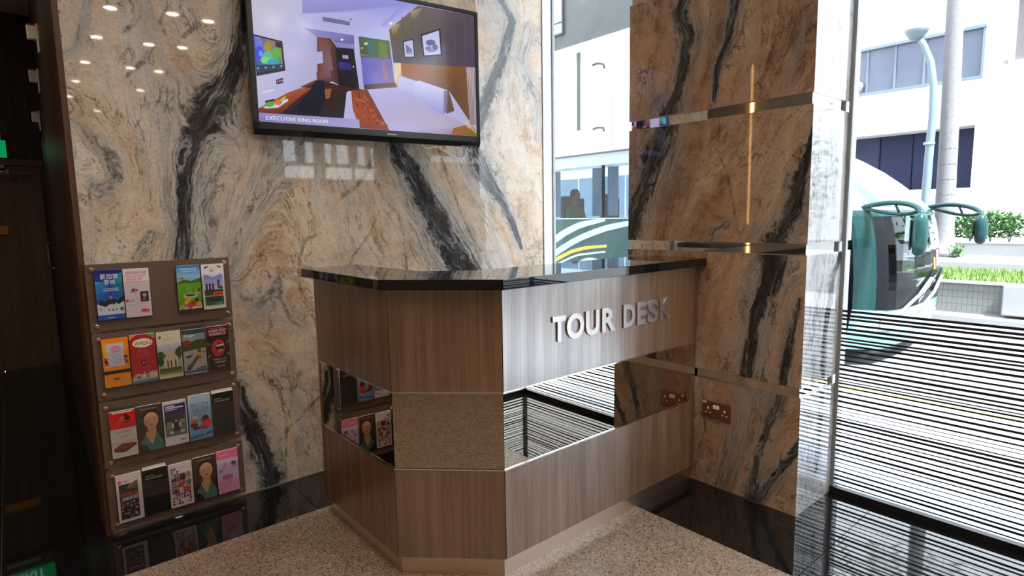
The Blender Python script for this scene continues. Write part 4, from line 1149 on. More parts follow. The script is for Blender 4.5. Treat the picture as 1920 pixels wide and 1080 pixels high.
def art_luge(p):
    p.grad(0, 0, 1, 1, (196, 196, 200), (160, 170, 196)); p.rect(0, .9, 1, 1, (62, 72, 70)); p.poly([(0, .52), (1, .56), (1, .78), (.6, .76), (.3, .72), (0, .76)], (70, 84, 54)); p.grad(0, .76, 1, .9, (120, 150, 130), (130, 140, 176)); p.oval(.2, .7, .18, .07, (150, 40, 34))
    p.text('Luge', .12, .82, .52, .9, (236, 240, 240), .03); p.poly([(0, .1), (1, .1), (1, .56), (.5, .53), (0, .5)], (176, 172, 172))
    p.poly([(.1, .12), (.3, .12), (.74, .38), (.66, .44), (.4, .3)], (84, 84, 76)); p.poly([(.08, .1), (.3, .1), (.2, .24)], (52, 70, 60))
    for x, y, rx, ry, c in ((.7, .5, .08, .045, (120, 56, 40)), (.7, .43, .07, .05, (206, 170, 50)), (.72, .36, .05, .035, (190, 40, 34)), (.22, .4, .14, .03, (70, 66, 62)), (.38, .43, .06, .03, (150, 130, 130)), (.14, .45, .05, .025, (210, 206, 206)), (.9, .47, .06, .015, (84, 84, 90))): p.oval(x, y, rx, ry, c, 10)
    p.rect(0, .02, 1, .09, (34, 112, 150)); p.poly([(.55, .05), (.95, .08), (.95, .15), (.55, .12)], (60, 60, 60)); p.text('GET ON', .6, .075, .9, .115, (210, 210, 210), .02)
def art_mouth(p):
    p.rect(0, 0, 1, 1, (44, 26, 32)); p.rect(0, .78, 1, 1, (104, 18, 30)); p.text('HUMAN BODY', .1, .865, .9, .93, (240, 214, 216), .03); p.text('EXPERIENCE', .12, .795, .86, .85, (240, 210, 212), .03); p.rect(.14, .95, .8, .96, (190, 130, 130))
    for a, b in (((0, .62), (.16, .56)), ((1, .62), (.84, .58)), ((0, .3), (.16, .36)), ((1, .3), (.84, .36))): p.poly([a, b, (b[0], b[1] + .015), (a[0], a[1] + .04)], (150, 140, 146))
    p.oval(.48, .5, .3, .19, (196, 48, 62), 20); p.oval(.5, .62, .24, .06, (206, 60, 72)); p.oval(.56, .5, .18, .12, (40, 10, 14), 18); p.poly([(.4, .57), (.74, .59), (.74, .55), (.42, .53)], (232, 220, 214)); p.oval(.58, .44, .13, .035, (214, 120, 124)); p.oval(.46, .36, .18, .05, (190, 50, 62))
    p.text('Prepare to be', .22, .22, .82, .265, (226, 220, 222), .02); p.text('Swallowed!', .28, .16, .78, .205, (226, 220, 222), .02); p.rect(.42, .07, .54, .085, (190, 180, 186)); p.oval(.66, .08, .04, .012, (190, 180, 186))
def art_bak(p):
    p.rect(0, 0, 1, 1, (210, 200, 202)); p.rect(0, .62, 1, 1, (214, 22, 26)); p.poly([(.3, .74), (.56, .82), (.56, .88), (.4, .84)], (150, 110, 70)); p.oval(.68, .83, .12, .05, (60, 26, 20)); p.oval(.64, .74, .14, .02, (90, 40, 20)); p.oval(.62, .9, .06, .03, (44, 30, 20)); p.rect(.12, .955, .9, .985, (226, 206, 204))
    for k in range(6): p.rect(.14 + .11 * k, .53, .22 + .11 * k, .56, (160, 160, 180))
    p.rect(.3, .48, .7, .49, (180, 180, 190))
    for k in range(3): p.oval(.4 + .1 * k, .44, .025, .014, (196, 40, 60), 8)
    p.rect(0, .33, 1, .335, (70, 56, 56)); p.grad(0, 0, 1, .33, (214, 206, 204), (206, 186, 180)); p.poly([(.06, .2), (.4, .3), (.94, .27), (.96, .22), (.5, .1), (.1, .13)], (110, 42, 40)); p.poly([(.08, .2), (.4, .29), (.92, .265), (.5, .17)], (136, 58, 56))
def art_portrait(p):
    p.grad(0, 0, 1, 1, (52, 40, 38), (74, 60, 56)); p.text('Exhibition Notes', .16, .915, .82, .945, (206, 196, 190), .01)
    p.oval(.56, .68, .36, .21, (52, 38, 32), 20); p.poly([(.4, .3), (.72, .3), (.74, .55), (.38, .55)], (190, 142, 104)); p.oval(.56, .67, .3, .175, (206, 160, 122), 20); p.oval(.36, .64, .09, .05, (200, 136, 110)); p.oval(.56, .565, .08, .014, (150, 84, 74)); p.rect(.42, .69, .52, .7, (110, 80, 66)); p.rect(.62, .69, .72, .7, (110, 80, 66))
    p.poly([(0, 0), (1, 0), (.98, .16), (.76, .4), (.52, .12), (.3, .36), (.06, .2)], (70, 120, 120)); p.poly([(.3, .36), (.5, .14), (.56, .14), (.74, .4), (.72, .44), (.32, .42)], (200, 150, 112)); p.poly([(0, 0), (.42, 0), (.3, .12), (.04, .2)], (44, 44, 56))
def art_gallery(p):
    p.rect(0, 0, 1, 1, (222, 214, 224)); p.rect(.05, .2, .95, .93, (44, 54, 104)); p.grad(.05, .52, .95, .93, (60, 60, 84), (44, 54, 112)); p.rect(.1, .87, .5, .9, (206, 206, 226)); p.rect(.1, .83, .86, .86, (206, 206, 226)); p.rect(.1, .79, .6, .81, (190, 190, 216))
    p.rect(.05, .2, .95, .5, (112, 118, 112)); p.rect(.05, .44, .95, .6, (56, 62, 60)); p.rect(.12, .38, .34, .54, (130, 136, 132)); p.rect(.66, .46, .9, .56, (150, 154, 150))
    p.poly([(.36, .3), (.66, .3), (.6, .52), (.44, .52)], (54, 48, 52)); p.oval(.52, .54, .06, .03, (170, 156, 150)); p.oval(.36, .44, .05, .06, (206, 206, 206)); p.oval(.68, .45, .06, .06, (190, 190, 190)); p.oval(.3, .29, .1, .03, (214, 212, 214)); p.oval(.76, .29, .1, .03, (206, 204, 206)); p.rect(.64, .08, .88, .11, (150, 130, 170))
def art_wild(p):
    p.grad(0, 0, 1, 1, (84, 150, 206), (176, 206, 226)); p.text('BIGGER', .12, .72, .92, .82, (84, 104, 150), .05); p.text('WILDER', .16, .6, .92, .7, (96, 116, 160), .05); p.text('THAN EVER', .2, .53, .86, .58, (110, 130, 170), .05)
    for x, y, rx, ry, c in ((.22, .42, .16, .07, (206, 84, 70)), (.26, .48, .1, .05, (226, 214, 206)), (.26, .46, .05, .03, (190, 60, 60)), (.7, .42, .2, .08, (196, 60, 56)), (.72, .46, .13, .065, (62, 40, 56)), (.84, .34, .14, .08, (226, 56, 40)), (.2, .33, .18, .05, (52, 60, 56)), (.6, .3, .14, .05, (196, 84, 90)), (.3, .26, .18, .035, (60, 40, 40)), (.66, .25, .2, .035, (190, 40, 44))): p.oval(x, y, rx, ry, c, 11)
    p.poly([(0, .04), (1, .1), (1, .14), (0, .08)], (36, 96, 170)); p.oval(.64, .12, .05, .02, (226, 170, 60)); p.rect(.74, .1, .9, .13, (44, 60, 130))
def art_dark(p):
    p.grad(0, 0, 1, 1, (26, 32, 30), (22, 28, 24)); p.rect(.1, .86, .46, .868, (206, 210, 204)); p.rect(.1, .825, .84, .831, (150, 156, 150)); p.rect(.1, .795, .8, .803, (220, 222, 214)); p.rect(.1, .76, .3, .765, (110, 116, 110)); p.oval(.5, .35, .3, .12, (30, 37, 38))
def art_crowd(p):
    p.rect(0, 0, 1, 1, (222, 206, 214)); p.oval(.14, .85, .08, .04, (206, 100, 120)); p.rect(.28, .84, .46, .865, (150, 140, 150)); p.rect(.1, .06, .84, .8, (52, 50, 60)); p.poly([(.5, .78), (.84, .84), (.84, .66), (.4, .7)], [(140, 110, 96), (120, 84, 60), (90, 60, 56), (110, 96, 90)])
    rn = random.Random(9)
    for k in range(46): p.oval(.14 + .66 * rn.random(), .08 + .45 * rn.random(), .05, .022, rn.choice(((150, 110, 90), (196, 170, 150), (84, 70, 90), (170, 60, 40), (206, 150, 90), (60, 60, 84), (120, 110, 120))), 8)
    p.text('WORLD', .16, .54, .8, .62, (232, 84, 40), .05); p.text('SINGAPORE', .2, .46, .8, .53, (226, 226, 236), .04); p.rect(.08, .05, .9, .055, (150, 140, 150))
def art_mosaic(p):
    p.rect(0, 0, 1, 1, (222, 206, 214)); rn = random.Random(4)
    for j in range(13):
        for i in range(7):
            if rn.random() < .78 and not (j > 10 and i > 2): p.rect(.08 + .12 * i, .05 + .068 * j, .17 + .12 * i, .1 + .068 * j, rn.choice(((104, 80, 90), (76, 54, 74), (150, 84, 92), (176, 150, 148), (66, 70, 110), (190, 84, 84), (126, 116, 112), (206, 170, 120))))
    p.rect(.38, .47, .6, .57, (206, 24, 40)); p.poly([(.66, .3), (.9, .36), (.86, .42), (.64, .4)], (226, 80, 50)); p.rect(.74, .52, .92, .58, (50, 120, 70)); p.rect(.44, .62, .68, .76, (74, 44, 84)); p.rect(.1, .62, .3, .68, (44, 44, 84)); p.rect(.18, .33, .34, .42, (110, 44, 96))
def art_pink(p):
    p.grad(0, 0, 1, 1, (230, 150, 190), (226, 176, 208)); p.rect(0, .8, 1, 1, (236, 120, 160)); p.text('shopping', .12, .87, .6, .92, (250, 220, 232), .01); p.grad(0, .3, 1, .8, (214, 186, 220), (214, 186, 224))
    p.poly([(.08, .5), (.2, .52), (.42, .68), (.38, .7), (.26, .58), (.1, .54)], (176, 70, 120)); p.oval(.78, .66, .11, .05, (110, 84, 120)); p.oval(.74, .69, .05, .025, (60, 56, 84)); p.oval(.8, .6, .13, .03, (196, 130, 170))
    p.oval(.46, .36, .26, .06, (214, 120, 170)); p.rect(.24, .39, .7, .405, (190, 84, 140)); p.rect(.22, .35, .64, .365, (196, 90, 146)); p.oval(.54, .27, .05, .014, (120, 100, 150))
LEAF = [
 (0, 0, art_snow, 'blue snow-scene leaflet with white Chinese title, leftmost on the top board', 0, (60, 110, 190)),
 (0, 1, art_museum, 'pale pink museum leaflet with black and red title on the top board', 0, None),
 (0, 3, art_park, 'green park leaflet with blue sky and flowers on the top board', 0, None),
 (0, 4, art_bay, 'white-bordered bay skyline leaflet with an orange boat on the top board', 0, None),
 (1, 0, art_orange, 'orange leaflet with grey text panel and black band on the second board', 0, (240, 140, 50)),
 (1, 1, art_walks, 'red leaflet headed WALKS in an oval on the second board', 4, None),
 (1, 2, art_garden, 'cream leaflet with a white garden pavilion on the second board', 2, None),
 (1, 3, art_luge, 'grey leaflet with a luge rider on a track on the second board', -2, None),
 (1, 4, art_mouth, 'dark red leaflet with a wide open mouth on the second board', 0, None),
 (2, 0, art_bak, 'red and white leaflet with a slab of meat on the third board', -4, None),
 (2, 1, art_portrait, 'portrait leaflet of a woman in a teal collar on the third board', -2, None),
 (2, 2, art_gallery, 'white-framed dark blue gallery leaflet in the middle of the third board', -4, None),
 (2, 3, art_wild, 'light blue leaflet headed BIGGER WILDER on the third board', 4, None),
 (2, 4, art_dark, 'plain black leaflet with small white lines, rightmost on the third board', -6, None),
 (3, 0, art_crowd, 'white-bordered leaflet with orange and white lettering, leftmost on the lowest board', 6, None),
 (3, 1, art_dark, 'plain black leaflet with small white lines on the lowest board', 0, None),
 (3, 2, art_mosaic, 'white leaflet with a mosaic of small squares in the middle of the lowest board', -4, None),
 (3, 3, art_portrait, 'portrait leaflet of a woman in a teal collar on the lowest board', 0, None),
 (3, 4, art_pink, 'pink leaflet, rightmost on the lowest board', 2, None),
]
for r, s, art, lb, dz, edge in LEAF:
    x0 = SL[s]; z0 = BOT[r]; z1 = z0 + LH + dz * 0.001
    t = thing('leaflet', lb, 'leaflet', (x0 + LW / 2, -0.03, z0), 'leaflets in the wall boards')
    dep = (0.0085, 0.007, 0.010)[(r + s) % 3]
    yb = -0.0270
    yf = yb - dep
    em = M['paper'] if edge is None else simple('coloured_edges', lin(edge), 0.6)
    pg = obj('pages', box(x0 + 0.0012, x0 + LW - 0.0012, yf + 0.0004, yb, z0 - 0.002, z1 + (0.0 if art is not art_dark else 0.003), bev=0.0006), em, t)
    pr = Print()
    art(pr)
    pr.build('cover', lambda u, v, h: (x0 + 0.0008 + u * (LW - 0.0016), yf - h, z0 - 0.0015 + v * (z1 - z0 + 0.0012)), M['print'], pg, dl=0.00006)
    if art is art_dark or art is art_luge or art is art_bak:
        # the sheet behind stands a little taller
        obj('back_sheet', box(x0 + 0.002, x0 + LW - 0.003, yb, yb + 0.0020, z0, z1 + 0.013), M['paper'] if art is art_dark else simple('dark_green_sheet', (0.03, 0.045, 0.04), 0.4), t)
# ------------------------------------------------------------------ outside: ground
M['porch'] = simple('pale_porch_stone', (0.64, 0.71, 0.79), 0.5, 0, 0.4, 0.06, 3)
M['road'] = simple('road', (0.13, 0.13, 0.14), 0.85, 0, 0.3, 0.1, 2)
M['render_white'] = simple('white_render', (0.82, 0.83, 0.84), 0.8, 0, 0.3, 0.03, 1.5)
M['teal'] = simple('teal_bus_paint', (0.005, 0.030, 0.029), 0.25, 0, 0.2, 0.03)
M['teal_skylit'] = simple('skylit_teal_bumper', (0.20, 0.34, 0.34), 0.25, 0, 0.5, 0.03)  # body teal with the glare of the sky mixed into its colour
M['bus_white'] = simple('white_bus_paint', (0.19, 0.21, 0.23), 0.2, 0, 0.4, 0.02)
M['bus_blue'] = simple('pale_blue_stripe_paint', (0.22, 0.33, 0.35), 0.25, 0, 0.2)
M['bus_yellow'] = simple('yellow_stripe_paint', (0.34, 0.21, 0.025), 0.3, 0, 0.2)
M['bus_dark'] = simple('bus_rubber', (0.005, 0.006, 0.008), 0.6, 0, 0.08)
M['seat'] = simple('bus_seat_cloth', (0.10, 0.12, 0.19), 0.9)
M['curtain'] = simple('bus_curtain', (0.52, 0.55, 0.57), 0.9)
M['grass'] = simple('grass_blades', (0.13, 0.21, 0.05), 0.8, 0, 0.3, 0.25, 6)
M['leaf'] = simple('shrub_leaf', (0.055, 0.13, 0.04), 0.5, 0, 0.3, 0.35, 9)
M['planter_tile'] = simple('grey_wall_tile', (0.15, 0.155, 0.142), 0.5, 0, 0.2, 0.14, 5)
M['concrete'] = simple('pale_concrete', (0.27, 0.27, 0.268), 0.8, 0, 0.2, 0.08, 4)
M['trunk'] = simple('palm_trunk', (0.14, 0.135, 0.14), 0.9, 0, 0.1, 0.2, 14)
M['lamp_metal'] = simple('galvanised_post', (0.12, 0.155, 0.18), 0.5, 0.0, 0.2)
M['canopy'] = simple('grey_canopy_metal', (0.040, 0.047, 0.047), 0.5, 0, 0.4, 0.05, 2)
M['garage'] = simple('dark_shutter', (0.018, 0.022, 0.045), 0.8, 0, 0.05)
M['win_dark'] = simple('far_window_glass', (0.09, 0.10, 0.14), 0.08, 0, 0.25, 0.2, 0.8)
M['skin'] = simple('skin', (0.46, 0.28, 0.20), 0.5)
M['hair'] = simple('dark_hair', (0.012, 0.010, 0.009), 0.5)

GZ = -0.65
po = struct('floor_porch', box(2.962, 4.85, -14, 26, -0.10, -0.004), M['porch'])
for k in range(-4, 9):
    for j, (a, b) in enumerate(((2.962, 3.59), (3.59, 4.22), (4.22, 4.845))):
        obj('porch_tile', box(a + 0.002, b - 0.002, -3.6 + 0.9 * (k + 4) - 2.7 + 0.002, -2.7 + 0.9 * (k + 4) - 2.7 - 0.002, -0.004, 0.0), M['porch'], po)
struct('floor_step', box(4.852, 5.15, -14, 26, -0.9, -0.33), M['concrete'])
struct('floor_road', box(5.152, 12.55, -40, 40, -0.9, GZ), M['road'])
struct('floor_yard', box(12.552, 40, -40, 40, -0.9, GZ - 0.01), M['concrete'])
struct('floor_forecourt', box(-12, 5.15, -40, -14.01, -0.3, -0.02), M['porch'])
struct('floor_side_court', box(2.14, 2.96, -14, YC - 0.02, -0.3, -0.004), M['porch'])
kb_ = obj('edge_line', box(4.70, 4.78, -12, 24, -0.0005, 0.0025), simple('yellow_line_paint', (0.5, 0.26, 0.03), 0.6))
tag(kb_, 'yellow line painted along the edge of the porch outside the glass', 'line')

# ------------------------------------------------------------------ canopy with hanging banner
cn = thing('canopy', 'grey metal porch canopy beam outside the left glass pane', 'canopy', (5.0, 5, 3.13))
obj('fascia', box(5.0, 5.25, 0.6, 12, 3.22, 4.6), M['canopy'], cn)
obj('drip_edge', box(4.985, 5.25, 0.6, 12, 3.13, 3.219), M['white'], cn)
bm = box(4.99, 5.01, 1.965, 3.0, 3.40, 4.3, bev=0.0)
obj('glass_panel', bm, simple('blue_panel_glass', (0.22, 0.29, 0.38), 0.06), cn)
bm = bmesh.new()
for a in (1.945, 3.0): add_box(bm, 4.975, 5.012, a, a + 0.02, 3.38, 4.32)
add_box(bm, 4.975, 5.012, 1.965, 3.0, 3.38, 3.40); add_box(bm, 4.98, 5.012, 1.965, 3.0, 3.515, 3.525)
obj('panel_frame', bm, M['channel'], cn)
bn = thing('hanging_banner', 'white hanging sign board under the canopy outside the left pane', 'sign', (5.2, 1.72, 2.29))
obj('board', box(5.0, 5.42, 1.70, 1.745, 2.29, 3.128), M['white'], bn)
obj('edge_strip', box(4.992, 4.9995, 1.695, 1.75, 2.285, 3.128), M['canopy'], bn)
for z in (2.31, 3.02):
    obj('bracket', tube([(5.20, 1.698, z), (5.24, 1.66, z + 0.02), (5.34, 1.655, z + 0.025), (5.40, 1.698, z)], 0.012, 8), M['canopy'], bn)

# ------------------------------------------------------------------ coach
bus = thing('coach', 'teal and white touring coach parked outside the glass', 'bus', (9.2, 4.5, GZ))
BX_, BXE, BYR = 8.0, 10.4, 11.0
PROF = [(-0.42, -0.46), (-0.2, -0.56), (0.1, -0.60), (0.5, -0.60), (0.9, -0.57), (1.2, -0.52), (1.32, -0.46), (1.5, -0.30), (1.7, -0.08), (1.9, 0.18), (2.1, 0.50), (2.28, 0.86), (2.40, 1.25), (2.46, 1.8)]
def yf_(z, x):
    zz = [q[0] for q in PROF]; yy_ = [q[1] for q in PROF]
    s = abs((x - 9.2) / 1.2)
    return float(np.interp(z, zz, yy_)) + 0.10 * s * s + 0.30 * max(0, (s - 0.72) / 0.28) ** 2.2
FX = [8.0, 8.03, 8.08, 8.16, 8.3, 8.6, 8.9, 9.2, 9.5, 9.8, 10.1, 10.24, 10.32, 10.37, 10.4]
def front_skin(z0, z1, nz, x0=8.0, x1=10.4, out=0.0, thick=0.05):
    bm = bmesh.new()
    xs_ = [x0] + [x for x in FX if x0 < x < x1] + [x1]
    def grid(o):
        return [[bm.verts.new((x, yf_(z0 + (z1 - z0) * j / nz, x) - o, z0 + (z1 - z0) * j / nz)) for x in xs_] for j in range(nz + 1)]
    A, B = grid(out), grid(out - thick)
    n, m_ = nz + 1, len(xs_)
    for j in range(nz):
        for i in range(m_ - 1):
            bm.faces.new((A[j][i], A[j][i + 1], A[j + 1][i + 1], A[j + 1][i]))
            bm.faces.new((B[j][i], B[j + 1][i], B[j + 1][i + 1], B[j][i + 1]))
    for i in range(m_ - 1):
        bm.faces.new((A[0][i], B[0][i], B[0][i + 1], A[0][i + 1])); bm.faces.new((A[-1][i], A[-1][i + 1], B[-1][i + 1], B[-1][i]))
    for j in range(nz):
        bm.faces.new((A[j][0], A[j + 1][0], B[j + 1][0], B[j][0])); bm.faces.new((A[j][-1], B[j][-1], B[j + 1][-1], A[j + 1][-1]))
    return bm
obj('front_bumper', front_skin(-0.42, 0.10, 6), M['teal_skylit'], bus, smooth=False)
obj('windshield', front_skin(0.10, 1.26, 10, 8.10, 10.30, 0.0, 0.012), M['tinted'], bus)
obj('windshield_pillar', front_skin(0.10, 1.26, 8, 8.0, 8.10, 0.004), M['teal'], bus)
obj('windshield_pillar', front_skin(0.10, 1.26, 8, 10.30, 10.4, 0.004), M['teal'], bus)
obj('windshield_frame', front_skin(0.10, 1.26, 8, 8.10, 8.19, 0.004, 0.02), M['bus_dark'], bus)
obj('windshield_frame', front_skin(0.10, 0.34, 3, 8.19, 9.0, 0.004, 0.02), M['bus_dark'], bus)
obj('front_band', front_skin(1.26, 1.34, 2, out=0.01), M['teal'], bus)
obj('front_dome', front_skin(1.34, 2.46, 12), M['bus_white'], bus)
obj('dome_window', front_skin(1.38, 2.0, 6, 9.25, 10.0, 0.006, 0.02), simple('grey_dome_glass', (0.08, 0.078, 0.09), 0.15, 0, 0.3), bus)
obj('dome_window', front_skin(1.38, 1.75, 5, 8.12, 8.5, 0.006, 0.02), simple('blue_dome_glass', (0.05, 0.065, 0.085), 0.15, 0, 0.3), bus)
for x_ in (8.62, 9.16):
    obj('dome_seam', front_skin(1.40, 2.30, 10, x_, x_ + 0.02, 0.004, 0.02), M['alu'], bus)
obj('side_panel', box(BX_, BX_ + 0.04, 0.0, BYR, -0.42, 1.285), M['teal'], bus)
obj('side_panel', box(BXE - 0.04, BXE, 0.0, BYR, -0.42, 1.285), M['teal'], bus)
obj('waist_line', box(BX_ - 0.003, BX_ + 0.02, 0.1, BYR, 1.268, 1.284), M['bus_blue'], bus)
obj('roof_rail', prism_b := add_prism_axis(bmesh.new(), [(0.9, 2.20), (BYR, 2.20), (BYR, 2.40), (1.5, 2.40)], 'x', BX_ - 0.004, BX_ + 0.04), M['bus_white'], bus)
obj('roof', add_prism_axis(bmesh.new(), [(BX_ + 0.0, 2.401), (BXE, 2.401), (BXE - 0.12, 2.50), (BX_ + 0.12, 2.50)], 'y', 1.5, BYR), M['bus_white'], bus)
obj('roof_gutter', box(BX_ - 0.012, BX_ + 0.02, 1.6, BYR, 2.405, 2.435), M['canopy'], bus)
obj('rear_panel', box(BX_ + 0.04, BXE - 0.04, BYR - 0.06, BYR, -0.42, 2.40), M['teal'], bus)
obj('floor_pan', box(BX_ + 0.04, BXE - 0.04, -0.1, BYR - 0.06, -0.42, -0.30), M['bus_dark'], bus)
obj('saloon_floor', box(BX_ + 0.04, BXE - 0.04, 1.0, BYR - 0.06, 0.55, 0.60), M['bus_dark'], bus)
obj('dashboard', box(8.2, 10.2, -0.40, -0.05, 0.05, 0.40, bev=0.03), M['bus_dark'], bus)
ycuts = [0.35, 1.15, 2.55, 3.955, 5.36, 6.76, 8.16, 9.56, 10.9]
for a, b in zip(ycuts, ycuts[1:]):
    zt = 2.20 if a > 1 else 1.95
    obj('side_window', box(BX_ + 0.008, BX_ + 0.016, a + 0.02, b - 0.02, 1.29, zt), M['tinted'], bus)
    obj('side_window', box(BXE - 0.016, BXE - 0.008, a + 0.02, b - 0.02, 1.29, zt), M['tinted'], bus)
for a in ycuts:
    obj('window_post', box(BX_ + 0.003, BX_ + 0.03, a - 0.025, a + 0.025, 1.285, 2.20), M['bus_dark'], bus)
for a in ycuts[2:8]:
    for s in (-1, 1):
        bm = bmesh.new()
        pts = []
        for i in range(13):
            pts.append((BX_ + 0.075 + 0.014 * math.sin(i * 1.9), a + s * (0.05 + 0.021 * i)))
        for (x0, y0), (x1, y1) in zip(pts, pts[1:]):
            q = [bm.verts.new(v) for v in ((x0, y0, 1.32), (x1, y1, 1.32), (x1, y1, 2.17), (x0, y0, 2.17))]
            bm.faces.new(q)
        bmesh.ops.remove_doubles(bm, verts=bm.verts, dist=1e-5)
        obj('curtain', bm, M['curtain'], bus)
# side artwork: sweeping bands
def sweep(pts, wds, mat, nm):
    bm = bmesh.new()
    n = 14
    P_ = [Vector((a, b)) for a, b in pts]
    t_ = np.linspace(0, 1, len(P_))
    fine = [(float(np.interp(s, t_, [q.x for q in P_])), float(np.interp(s, t_, [q.y for q in P_])), float(np.interp(s, t_, wds))) for s in np.linspace(0, 1, n)]
    up_ = [bm.verts.new((BX_ - 0.0035, y, z + w_ / 2)) for y, z, w_ in fine]
    dn_ = [bm.verts.new((BX_ - 0.0035, y, z - w_ / 2)) for y, z, w_ in fine]
    for i in range(n - 1): bm.faces.new((up_[i], up_[i + 1], dn_[i + 1], dn_[i]))
    ex2 = bmesh.ops.extrude_face_region(bm, geom=list(bm.faces))
    bmesh.ops.translate(bm, verts=[v for v in ex2['geom'] if isinstance(v, bmesh.types.BMVert)], vec=(0.003, 0, 0))
    obj(nm, bm, mat, bus)
sweep([(7.2, -0.3), (6.2, 0.3), (5.21, 0.85), (4.88, 1.02), (4.47, 1.17), (3.9, 1.25)], [0.2, 0.18, 0.16, 0.14, 0.12, 0.05], M['bus_blue'], 'pale_blue_band')
sweep([(6.8, -0.35), (6.0, 0.15), (5.21, 0.59), (4.6, 0.89), (3.96, 1.09), (3.39, 1.19), (2.6, 1.26)], [0.2, 0.17, 0.14, 0.12, 0.11, 0.09, 0.02], M['bus_blue'], 'pale_blue_band')
sweep([(6.4, -0.4), (5.7, 0.15), (5.21, 0.46), (4.74, 0.66), (4.34, 0.75), (3.86, 0.79)], [0.12, 0.1, 0.08, 0.07, 0.06, 0.05], M['bus_yellow'], 'yellow_band')
sweep([(6.0, -0.3), (5.5, 0.15), (5.17, 0.38), (4.6, 0.60), (3.89, 0.69)], [0.06, 0.05, 0.04, 0.04, 0.03], M['bus_blue'], 'thin_pale_band')
bm = bmesh.new(); vs_ = [bm.verts.new((BX_ - 0.0035, 4.23 + 0.33 * math.cos(k * math.pi / 10), 0.40 + 0.17 * math.sin(k * math.pi / 10))) for k in range(20)]; bm.faces.new(vs_)
ex2 = bmesh.ops.extrude_face_region(bm, geom=list(bm.faces)); bmesh.ops.translate(bm, verts=[v for v in ex2['geom'] if isinstance(v, bmesh.types.BMVert)], vec=(0.003, 0, 0))
obj('oval_emblem', bm, M['bus_white'], bus)
# wheels
for y in (1.9, 7.9):
    for x in (8.02, 10.12):
        wl = obj('wheel', lathe([(0.30, 0.0), (0.45, 0.02), (0.475, 0.06), (0.475, 0.20), (0.45, 0.25), (0.30, 0.26)], (x, y, GZ + 0.476), 'x', 24), M['bus_dark'], bus)
# seats and headrests
for k in range(8):
    for x in (8.55, 9.85):
        y = 2.0 + 1.02 * k
        bm = bmesh.new()
        add_box(bm, x - 0.22, x + 0.22, y - 0.25, y + 0.20, 0.86, 1.0, bev=0.04)
        add_box(bm, x - 0.21, x + 0.21, y + 0.18, y + 0.30, 0.95, 1.72, bev=0.05)
        add_box(bm, x - 0.05, x + 0.05, y - 0.1, y + 0.1, 0.60, 0.88)
        obj('seat', bm, M['seat'], bus)
# mirrors on horn arms
def horn(pth, dx, name):
    t0 = np.linspace(0, 1, len(pth)); P0 = np.array(pth)
    co = [np.polyfit(t0, P0[:, i], 3) for i in range(3)]
    pth = [tuple(float(np.polyval(c, t)) for c in co) for t in np.linspace(0, 1, 14)]
    bm = bmesh.new()
    add_tube(bm, pth, 0.031, 10)
    add_tube(bm, [(a, b, c - 0.13 * math.sin(math.pi * min(1, i / 11))) for i, (a, b, c) in enumerate(pth)], 0.022, 8)
    q0, q1 = pth[5], pth[6]
    add_tube(bm, [q0, ((q0[0] + q1[0]) / 2, (q0[1] + q1[1]) / 2, q0[2] - 0.06), (q1[0], q1[1], q1[2] - 0.13)], 0.015, 8)
    return obj(name, bm, M['teal'], bus, smooth=True)
ha = horn([(8.12, -0.15, 1.36), (8.02, -0.42, 1.42), (7.88, -0.68, 1.41), (7.72, -0.86, 1.36), (7.62, -0.92, 1.27)], 0, 'mirror_arm')
hb_ = horn([(10.25, -0.30, 1.36), (10.22, -0.55, 1.40), (10.12, -0.80, 1.37), (9.98, -0.96, 1.31), (9.90, -1.0, 1.24)], 0, 'mirror_arm')
def mir(x, y, z0, z1, nm, par):
    bm = bmesh.new()
    prof = [(0.02, z0), (0.075, z0 + 0.03), (0.095, z0 + 0.12), (0.10, (z0 + z1) / 2), (0.095, z1 - 0.1), (0.075, z1 - 0.03), (0.03, z1)]
    add_lathe(bm, [(r, z) for r, z in prof], (0, 0, 0), 'z', 14)
    for v in bm.verts: v.co.x, v.co.y = x + v.co.x * 1.0, y + v.co.y * 0.75
    obj(nm, bm, M['teal'], par, smooth=True)
    obj('mirror_face', box(x - 0.07, x + 0.07, y + 0.072, y + 0.082, z0 + 0.06, z1 - 0.06, bev=0.01), M['chrome'], par)
mir(7.61, -0.93, 0.82, 1.30, 'wing_mirror', ha); mir(9.89, -1.02, 0.86, 1.26, 'wing_mirror', hb_)
# wipers
for (a, b, c, d) in ((8.35, 0.06, 9.35, 0.42), (9.0, 0.05, 10.0, 0.40)):
    bm = bmesh.new()
    add_tube(bm, [(a, yf_(b, a) - 0.04, b), ((a + c) / 2, yf_((b + d) / 2, (a + c) / 2) - 0.05, (b + d) / 2), (c, yf_(d, c) - 0.04, d)], 0.018, 6)
    wa = obj('wiper_arm', bm, M['white'], bus)
    bm = bmesh.new(); add_tube(bm, [(c - 0.36, yf_(d - 0.05, c - 0.36) - 0.02, d - 0.17), (c + 0.3, yf_(d, c + 0.2) - 0.02, d + 0.08)], 0.022, 6)
    obj('wiper_blade', bm, M['bus_dark'], wa)
obj('sticker', front_skin(0.52, 0.68, 1, 9.62, 9.72, 0.008, 0.006), M['bus_yellow'], bus)
obj('sticker', front_skin(0.55, 0.78, 1, 9.78, 9.96, 0.008, 0.006), simple('red_sticker', (0.45, 0.10, 0.10), 0.5), bus)
obj('headlamp', front_skin(-0.16, -0.02, 2, 8.15, 8.45, 0.012, 0.03), M['chrome'], bus)
obj('headlamp', front_skin(-0.16, -0.02, 2, 9.95, 10.25, 0.012, 0.03), M['chrome'], bus)

